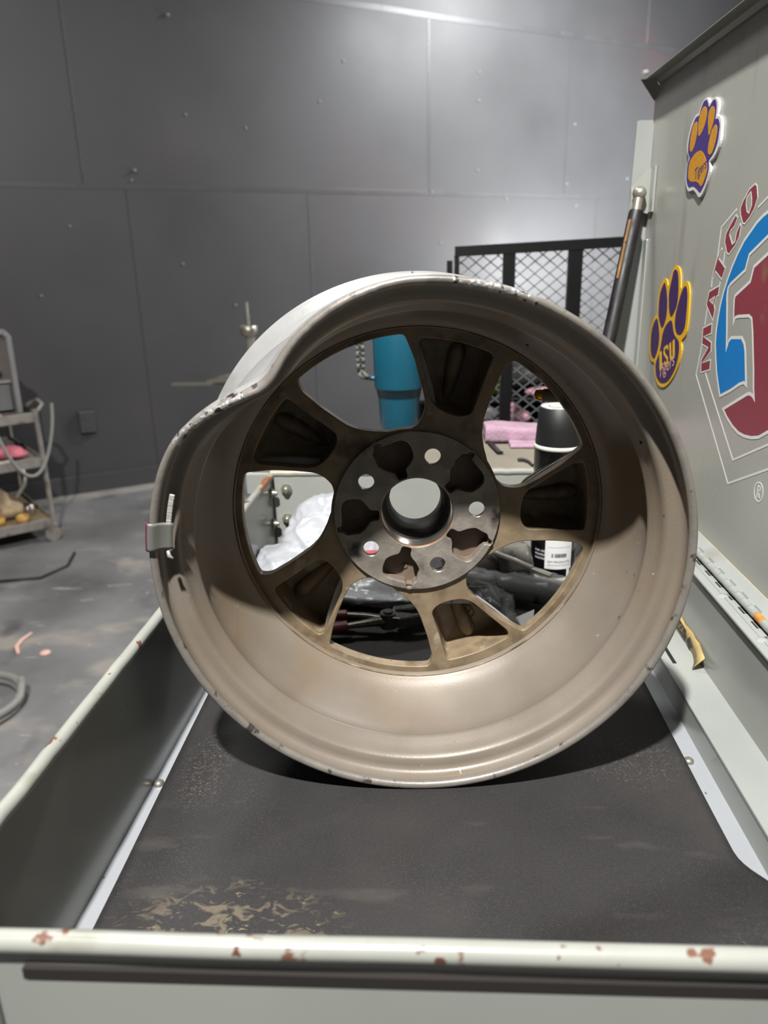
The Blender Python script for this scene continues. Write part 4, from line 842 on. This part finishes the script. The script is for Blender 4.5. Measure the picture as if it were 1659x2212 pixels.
# ================================================================ SIDE BENCH BEHIND THE CART
bn = thing('workbench', 'low bench behind the cart with a brown ribbed rubber top', 'bench', (.02, 1.28, -.85))
m = MB(); m.box((-.28, 1.142, .10), (.318, 1.43, .136)); m.build('top', M['cart'], bn, bevel=.003)
m = MB(); m.box((-.28, 1.40, .136), (.318, 1.43, .1405)); m.build('back_edge', M['ledge'], bn, bevel=.001)
m = MB(); nr = 62; vs = []; y0, y1 = 1.146, 1.398
ys = [(y0 + (y1 - y0) * k / (nr * 2), .1388 + (.0014 if k % 2 else 0)) for k in range(nr * 2 + 1)]
for (y, z) in ys: vs += [(-.27, y, z), (.31, y, z)]
n = len(vs); vs += [(a, b, .1362) for a, b, c in vs]
fs = [(2*i, 2*i+1, 2*i+3, 2*i+2) for i in range(len(ys) - 1)] + [(0, n, n+1, 1), (n-2, n-1, 2*n-1, 2*n-2)] + [(2*i, 2*i+2, n+2*i+2, n+2*i) for i in range(len(ys)-1)] + [(2*i+3, 2*i+1, n+2*i+1, n+2*i+3) for i in range(len(ys)-1)]
m.add(vs, fs); m.build('ribbed_mat', M['ribmat'], bn)
for x in (-.25, .29):
    for y in (1.17, 1.40):
        m = MB(); m.box((x - .018, y - .018, -.85), (x + .018, y + .018, .10)); m.build('leg', M['cart'], bn)
def slab(name, lo, hi, m_, n=(40, 14, 8), r=.35, amp=.002, freq=30, seed=0, wav=.0):
    vs = []; fs = []; idx = {}
    nx, ny, nz = n; c = [(a + b) / 2 for a, b in zip(lo, hi)]; hh = [(b - a) / 2 for a, b in zip(lo, hi)]
    def V_(i, j, k):
        if (i, j, k) not in idx:
            u = [2 * i / nx - 1, 2 * j / ny - 1, 2 * k / nz - 1]
            # rounded section across y and z
            l = (abs(u[1]) ** 4 + abs(u[2]) ** 4) ** .25; m = max(abs(u[1]), abs(u[2])) or 1
            s_ = m / l if l else 1; e = 1 - .06 * abs(u[0]) ** 6
            p = Vector((c[0] + hh[0] * u[0], c[1] + hh[1] * u[1] * s_ * e, c[2] + hh[2] * u[2] * s_ * e))
            q = p * freq + Vector((seed, 0, 0)); p += Vector((noise.noise(q), noise.noise(q + Vector((9, 0, 0))), noise.noise(q + Vector((0, 9, 0))))) * amp
            p.z += wav * math.sin((u[0] + .3) * 3) * (k / nz)
            p.z = max(p.z, lo[2]); idx[(i, j, k)] = len(vs); vs.append(p)
        return idx[(i, j, k)]
    for i in range(nx):
        for j in range(ny):
            for k in (0, nz): fs.append((V_(i, j, k), V_(i+1, j, k), V_(i+1, j+1, k), V_(i, j+1, k)))
        for k in range(nz):
            for j in (0, ny): fs.append((V_(i, j, k), V_(i+1, j, k), V_(i+1, j, k+1), V_(i, j, k+1)))
    for j in range(ny):
        for k in range(nz):
            for i in (0, nx): fs.append((V_(i, j, k), V_(i, j+1, k), V_(i, j+1, k+1), V_(i, j, k+1)))
    m = MB(); m.add(vs, fs, True); return m
t1 = slab('t', (.108, 1.302, .1405), (.262, 1.365, .170), None, wav=-.0025)
t2 = slab('t', (.148, 1.268, .1405), (.262, 1.312, .1485), None, seed=4)
t1.add(t2.v, t2.f, True); tw = t1.build('towel', M['towel'])
tag(tw, 'folded mauve terry towel on the bench behind the spray can', 'towel')
m = MB(); m.tube([(.112, 1.385, .150), (.113, 1.340, .1455), (.118, 1.29, .1435), (.126, 1.235, .1432), (.1275, 1.228, .1445)], [.0045, .0050, .0055, .0055, .0055], 8, squash=.35); tag(m.build('trim_tool', M['black']), 'thin curved black strip lying left of the mauve towel', 'tool')
wr = MB()
wr.tube([(.1650, 1.178, .1435), (.170, 1.150, .1435), (.176, 1.115 + .04, .1435)], .0028, 8, squash=.6)
wr.prism([(.1660, 1.172), (.1640, 1.186), (.1560, 1.192), (.1500, 1.186), (.1530, 1.180), (.1590, 1.182), (.1610, 1.176)], .1404, .1450, lambda u, v, w_: Vector((u, v, w_)))
tag(wr.build('wrench', M['toolsteel']), 'small open-end wrench on the ribbed bench mat beside the spray can', 'wrench')

tm = thing('tumbler', 'tall teal insulated tumbler with a braided cord handle on the bench', 'tumbler', (-.0435, 1.385, .1405))
B = Matrix.Translation((-.0435, 1.385, .1405))
m = MB(); m.lathe([(0, .0), (.032, .0), (.0345, .004), (.0375, .068), (.0385, .072)], 64, B); m.build('base', M['teal'], tm)
m = MB(); m.lathe([(.0385, .072), (.0390, .074), (.0415, .086), (.0438, .0895)], 64, B); m.build('collar', M['tealdark'], tm)
m = MB(); m.lathe([(.0438, .0895), (.0442, .0915), (.0466, .205), (.0455, .208)], 64, B); m.build('body', M['teal'], tm)
m = MB(); m.lathe([(.0458, .207), (.0463, .213), (.0435, .218), (0, .219)], 48, B); m.build('lid', M['black'], tm)
m = MB(); m.tube([(-.088, 1.385, .246), (-.096, 1.385, .2465)], .0050, 14); m.build('handle_lug', M['teal'], tm)
hd = None
for ph, mm in ((0, 'cord'), (PI, 'cord'), (PI / 2, 'corddark')):
    m = MB(); pts = []
    for k in range(150):
        t = k / 149
        if t < .12: cx, cz, nx_, nz_ = -.098 - .013 * math.sin(t / .12 * PI / 2), .247 + .016 * (1 - math.cos(t / .12 * PI / 2)), 1, 0
        else: cx, cz = -.111 - .002 * (t - .12), .263 + (t - .12) / .88 * .080
        if t > .93: cx += (t - .93) / .07 * .02
        a = t * 26 + ph; pts.append((cx + .0052 * math.sin(a), 1.385 + .0045 * math.cos(a * 2), cz + .0015 * math.cos(a)))
    m.tube(pts, .0034 if mm == 'cord' else .0028, 8); m.build('braided_handle', M[mm], tm)
m = MB(); m.tube([(-.097, 1.385, .340), (-.087, 1.385, .342)], .005, 12); m.build('handle_lug', M['teal'], tm)

# ================================================================ EXPANDED METAL SCREEN
rk = thing('metal_screen', 'black framed expanded metal screen standing behind the wheel', 'screen', (.40, 1.82, -.85))
RZ = lambda x: .452 + .012 * (x - .07) / .36
m = MB(); m.prism([(.074, RZ(.074)), (.90, RZ(.90)), (.90, RZ(.9) + .022), (.074, RZ(.074) + .022)], 1.795, 1.825, lambda u, v, w_: Vector((u, w_, v))); m.build('top_bar', M['blacksteel'], rk)
for x, wd, top_ in ((.062, .012, .445), (.078, .010, .455), (.195, .026, .46), (.342, .029, .462), (.52, .028, .465), (.87, .03, .47)):
    m = MB(); m.box((x - wd/2, 1.797, -.85), (x + wd/2, 1.823, top_ - .0005)); m.build('post', M['blacksteel'], rk)
m = MB(); m.box((.06, 1.797, -.80), (.87, 1.823, -.77)); m.build('bottom_bar', M['blacksteel'], rk)
m = MB(); cw_, chh = .0335, .0272; ex = lambda u, v, w_: Vector((u, 1.830 + w_, v))
row = 0; z = -.20
while z < RZ(.4) - .008:
    pts = []; x = .072; k = 0
    while x < .88:
        pts.append((x, z + (chh / 2 if (k + row) % 2 else 0))); x += cw_ / 2; k += 1
    m.ribbon(pts, .0022, 0, .0022, ex)
    row += 1; z += chh / 2
    
o = m.build('expanded_mesh', M['meshm'], rk); o['kind'] = 'stuff'
# shelf of shop supplies behind the screen
sh = thing('supply_shelf', 'dark open shelf unit crammed behind the metal screen', 'shelf', (.45, 2.45, -.85))
for z in (-.70, -.40, -.135, -.022, .052):
    m = MB(); m.box((-.02, 2.24, z - .010), (1.0, 2.62, z)); m.build('shelf_board', M['blacksteel'] if z > -.03 else M['dark'], sh)
for x in (-.03, 1.0):
    for y in (2.24, 2.60):
        m = MB(); m.box((x - .012, y - .012, -.85), (x + .012, y + .012, .06)); m.build('post', M['blacksteel'], sh)
m = MB(); m.box((-.02, 2.62, -.85), (1.0, 2.63, .05)); m.build('back_panel', M['dark'], sh)
def item(name, ells, mk, label, cat, fz, seed, disp=.012, vox=.008, freq=18): return tag(lump(name, ells, M[mk], None, vox, disp, freq, seed, True, fz), label, cat)
item('neon_bag', [((.205, 2.33, .095), (.045, .05, .045), 0), ((.165, 2.33, .085), (.05, .05, .035), 0)], 'neon', 'neon yellow vinyl bundle on the shelf behind the screen post', 'bag', .053, 1)
item('dark_bundle', [((.33, 2.40, .10), (.075, .08, .055), 0), ((.43, 2.42, .10), (.09, .08, .06), 0)], 'dark', 'dark wadded bundle on top of the supply shelf', 'bag', .053, 2)
item('pink_cloth', [((.36, 2.29, .066), (.060, .022, .014), .1)], 'palepink', 'pale pink cloth strip on the shelf top behind the brass valve cap', 'cloth', .053, 3, .005)
item('pink_cloth', [((.262, 2.26, .012), (.032, .03, .042), .0), ((.285, 2.26, -.005), (.04, .03, .020), .0)], 'palepink', 'pale pink cloth heap just right of the screen post', 'cloth', -.021, 4, .006)
item('grey_sack', [((.17, 2.29, .005), (.065, .04, .032), .0), ((.13, 2.29, -.002), (.05, .04, .022), .0)], 'greycloth', 'grey plastic sack under the neon bundle', 'sack', -.021, 5)
item('dark_bundle', [((.40, 2.32, .0), (.06, .05, .028), .0)], 'dark', 'dark bundle beside the pale pink cloth heap', 'bag', -.021, 6)
item('pink_cloth', [((.335, 2.28, -.085), (.050, .03, .052), .0), ((.28, 2.27, -.110), (.05, .03, .028), .0)], 'pink', 'bright pink cloth heap behind the mauve towel', 'cloth', -.134, 7, .006)
item('dark_bundle', [((.15, 2.30, -.095), (.08, .04, .045), .0)], 'dark', 'dark bundle on the lower shelf left of the bright pink cloth', 'bag', -.134, 8)
m = MB(); m.lathe([(.0, 0), (.018, 0), (.020, .01), (.020, .03), (.012, .04), (.012, .05), (0, .05)], 24, Matrix.Translation((.243, 2.25, -.1335))); tag(m.build('glass_jar', M['glass']), 'small clear glass jar between dark bundle and bright pink cloth', 'jar')

# ================================================================ LEFT: UTILITY CART, WELDER, STAND
ang = math.radians(41)
EX = Vector((math.cos(ang), math.sin(ang), 0)); EY = Vector((-math.sin(ang), math.cos(ang), 0)); O_ = Vector((-1.842, 3.50, 0))
uc = thing('utility_cart', 'worn grey three-shelf rolling cart against the black wall', 'cart', (O_.x - .3, O_.y, -.85))
def CF(a, b, z): return O_ - EX * a + EY * b + Vector((0, 0, z))   # a: to the left along the front edge, b: back
CA, CB = .50, .62
def quadbox(mb, a0, a1, b0, b1, z0, z1):
    vs = [CF(a, b, z) for z in (z0, z1) for a, b in ((a0, b0), (a1, b0), (a1, b1), (a0, b1))]
    mb.add(vs, [(0,3,2,1),(4,5,6,7),(0,1,5,4),(1,2,6,5),(2,3,7,6),(3,0,4,7)])
for z, mk in ((-.215, 'greyframe'), (-.435, 'greyframe'), (-.745, 'shelfdust')):
    m = MB(); quadbox(m, 0, CA, 0, CB, z - .004, z); s_ = m.build('shelf', M[mk], uc)
    m = MB(); quadbox(m, -.004, CA + .004, -.004, .004, z - .035, z + .012); quadbox(m, -.004, CA + .004, CB - .004, CB + .004, z - .035, z + .012); quadbox(m, -.004, .004, 0, CB, z - .035, z + .012); quadbox(m, CA - .004, CA + .004, 0, CB, z - .035, z + .012)
    m.build('shelf_edge', M['greyframe'], s_, bevel=.003)
for a, b in ((0, 0), (CA, 0), (0, CB), (CA, CB)):
    m = MB(); m.tube([CF(a, b, -.77), CF(a, b, -.19)], .0115, 12); m.build('post', M['greyframe'], uc)
    cs = MB(); cs.tube([CF(a, b, -.775), CF(a, b, -.76)], .02, 12); quadbox(cs, a - .006, a + .030, b - .004, b + .004, -.812, -.775); cs = cs.build('caster', M['greyframe'], uc)
    p = CF(a + .012, b, -.812); m = MB(); m.tube([p - EY * .013, p + EY * .013], .038, 24); m.build('caster_wheel', M['greyframe'], cs)
m = MB(); m.tube([CF(-.01, -.0, -.20), CF(-.035, .0, -.17), CF(-.045, .12, -.165), CF(-.03, .2, -.19), CF(-.0, .22, -.21)], .009, 10); m.build('push_handle', M['greyframe'], uc)
hs = MB(); pts = []
for k in range(40):
    t = k / 39; pts.append(CF(.20 - .27 * t, -.035 - .02 * math.sin(PI * t), -.195 - .315 * math.sin(PI * t) ** .62 + .03 * t))
hs.tube(pts, .0075, 10); tag(hs.build('hose', M['hose']), 'grey hose looping down from the rolling cart top shelf', 'hose')
hk = MB(); hk.tube([CF(.10, -.01, -.47), CF(.10, -.03, -.50), CF(.11, -.03, -.535), CF(.135, -.03, -.565), CF(.155, -.03, -.59)], [.009, .010, .010, .010, .008], 10); tag(hk.build('hook', M['nickel']), 'bent pale metal hook hanging below the middle cart shelf', 'hook')
# welder on top
wd = thing('welding_machine', 'grey welding machine with side louvres on the top cart shelf', 'welder', CF(.35, .25, -.21))
sec = [(.062, -.209), (.062, .155), (.075, .165), (.45, .165), (.45, -.209)]
m = MB(); m.prism(sec, .04, .40, lambda u, v, w_: CF(u, w_, v)); m.build('case', M['machinedark'], wd, bevel=.004)
m = MB(); m.ribbon([(.060, -.205), (.056, .150), (.075, .172), (.45, .172)], .024, .022, .045, lambda u, v, w_: CF(u, w_, v)); m.build('case_frame', M['machine'], wd, bevel=.004)
m = MB(); m.prism([(.075, -.06), (.45, -.06), (.45, -.045), (.076, -.045)], .028, .042, lambda u, v, w_: CF(u, w_, v)); m.build('divider', M['machine'], wd, bevel=.003)
m = MB(); m.prism([(.078, -.195), (.44, -.195), (.44, -.062), (.078, -.062)], .0375, .041, lambda u, v, w_: CF(u, w_, v)); m.build('louvre_panel', M['black'], wd)
for k in range(9):
    z = -.075 - k * .013; m = MB(); m.prism([(.085, z), (.42, z), (.42, z + .0055), (.085, z + .0055)], .030, .041, lambda u, v, w_: CF(u, w_ + (v - z) * .9, v)); m.build('louvre', M['machine'], wd)
m = MB(); m.tube([CF(.125, .04, -.01), CF(.125, .018, -.01)], .013, 16); m.build('knob', M['black'], wd)
# bits on the shelves
m = MB(); m.tube([CF(.02, .06, -.200), CF(.02, .10, -.200)], .013, 14); tag(m.build('tape_roll', M['black']), 'small dark roll beside the welding machine on the top shelf', 'tape roll')
tag(lump('rag', [(CF(.20, .03, -.203), (.06, .018, .010), ang)], M['palepink'], None, .006, .005, 30, 1, True, -.2142), 'pale rag along the front edge of the top cart shelf', 'rag')
tag(lump('rag', [(CF(.16, .10, -.395), (.10, .05, .035), ang), (CF(.10, .08, -.41), (.06, .04, .018), ang)], M['redcloth'], None, .007, .010, 22, 2, True, -.4342), 'rose red rag bunched on the middle cart shelf', 'rag')
m = MB(); m.tube([CF(.14, .03, -.430), CF(.20, .03, -.430)], .010, 10); tag(m.build('chalk_stick', M['whiteenamel']), 'short pale stick at the front of the middle cart shelf', 'stick')
m = MB(); quadbox(m, .01, .25, .28, .31, -.432, -.40); 
tag(m.build('case', M['black'], None, bevel=.004), 'slim black case at the back of the middle cart shelf', 'case')
tag(lump('canvas_glove', [(CF(.24, .20, -.66), (.10, .10, .085), ang), (CF(.16, .17, -.70), (.07, .07, .045), ang + .5)], M['canvas'], None, .009, .014, 16, 5, True, -.7442), 'stained canvas bundle piled on the bottom cart shelf', 'cloth')
for a, b, r, h, lab in ((.125, .06, .030, .034, 'amber tape roll lying near the front of the bottom cart shelf'), (.225, .10, .028, .03, 'amber tape roll half behind the front one, bottom cart shelf')):
    p = CF(a, b, -.744); m = MB(); m.lathe([(r * .6, 0), (r, 0), (r, h), (r * .6, h)], 32, Matrix.Translation(p), closed=True); tag(m.build('tape_roll', M['wood']), lab, 'tape roll')
p = CF(.075, .16, -.744); m = MB(); m.lathe([(0, 0), (.030, 0), (.033, .006), (.033, .055), (.026, .060), (0, .060)], 32, Matrix.Translation(p)); tag(m.build('metal_can', M['steel']), 'shiny short metal can beside the tape on the bottom shelf', 'can')
# hose coil on the floor, cable by the cart
m = MB(); m.tube([Vector((-1.42 + (.155 + .006 * k / 40) * math.cos(k / 40 * 2 * PI), 1.98 + .16 * math.sin(k / 40 * 2 * PI), -.836 + .02 * (k // 41))) for k in range(85)], .0125, 10); tag(m.build('hose_coil', M['hose']), 'grey hose coiled on the concrete floor at the far left', 'hose')
m = MB(); m.tube([(-2.3, 3.15, -.843), (-2.05, 3.02, -.843), (-1.85, 2.96, -.843), (-1.68, 3.0, -.843), (-1.62, 3.14, -.843), (-1.66, 3.3, -.843)], .006, 8); tag(m.build('cable', M['black']), 'thin dark cable curving on the floor in front of the rolling cart', 'cable')
m = MB(); m.tube([(-1.465, 2.485, -.845), (-1.475, 2.43, -.845), (-1.468, 2.38, -.845), (-1.435, 2.33, -.845)], [.006, .009, .009, .006], 8, squash=.5); tag(m.build('tape_scrap', M['pinkscrap']), 'curved pale pink strip on the floor left of the cart tray', 'scrap')
m = MB(); m.lathe([(0, .006), (.014, .005), (.019, 0)], 12, Matrix.Translation((-1.345, 2.345, -.849))); tag(m.build('paper_scrap', M['pinkscrap']), 'small round pale pink scrap on the floor beside the curved strip', 'scrap')
for (x, y, a, l) in ((-1.30, 2.93, .2, .10), (-1.16, 2.98, .1, .07), (-1.38, 2.78, .3, .05)):
    p = Vector((x, y, -.8495)); d = Vector((math.cos(a), math.sin(a), 0)) * l / 2; s2 = Vector((-d.y, d.x, 0)).normalized() * .008
    m = MB(); m.add([p-d-s2, p+d-s2, p+d+s2, p-d+s2, p-d-s2+Vector((0,0,.002)), p+d-s2+Vector((0,0,.002)), p+d+s2+Vector((0,0,.002)), p-d+s2+Vector((0,0,.002))], [(3,2,1,0),(4,5,6,7),(0,1,5,4),(1,2,6,5),(2,3,7,6),(3,0,4,7)]); m.build('floor_tape', M['ledge'], fl)

sd = thing('work_stand', 'grey steel stand with upright rod, cup and thin side arms near the wall', 'stand', (-.88, 3.9, -.85))
m = MB(); m.tube([(-.878, 3.9, .10), (-.882, 3.9, .262)], .0085, 10); m.build('rod', M['nickel'], sd)
m = MB(); m.lathe([(.004, .095), (.020, .090), (.036, .100), (.044, .118), (.046, .146), (.040, .147), (.036, .128), (0, .122)], 32, Matrix.Translation((-.878, 3.9, 0))); m.build('cup', M['nickel'], sd)
m = MB(); m.tube([(-.872, 3.9, .10), (-.868, 3.9, -.80)], .022, 14); m.build('column', M['greyframe'], sd)
m = MB(); m.box((-1.30, 3.885, -.148), (-.87, 3.915, -.136)); m.build('side_arm', M['nickel'], sd)
m = MB(); m.prism([(-1.085, 3.78), (-.87, 3.78), (-.87, 4.02), (-1.03, 4.02)], -.118, -.108, lambda u, v, w_: Vector((u, v, w_))); m.build('plate', M['nickel'], sd)
for (a, b) in (((-1.20, 3.70, -.82), (-.60, 4.05, -.82)), ((-1.25, 4.10, -.82), (-.55, 3.75, -.82))):
    m = MB(); d = (Vector(b) - Vector(a)).normalized(); s2 = Vector((-d.y, d.x, 0)) * .03; A_, B_ = Vector(a), Vector(b); up_ = Vector((0, 0, .03))
    m.add([A_-s2-up_, B_-s2-up_, B_+s2-up_, A_+s2-up_, A_-s2+up_, B_-s2+up_, B_+s2+up_, A_+s2+up_], [(3,2,1,0),(4,5,6,7),(0,1,5,4),(1,2,6,5),(2,3,7,6),(3,0,4,7)]); m.build('foot_beam', M['greyframe'], sd, bevel=.004)
m = MB(); m.box((-1.22, 3.86, -.62), (-.45, 3.94, -.56)); m.build('cross_beam', M['greyframe'], sd, bevel=.004)
m = MB(); m.tube([(-1.18, 3.9, -.60), (-1.18, 3.9, -.82)], .02, 10); m.tube([(-.50, 3.9, -.60), (-.50, 3.9, -.82)], .02, 10); m.build('strut', M['greyframe'], sd)
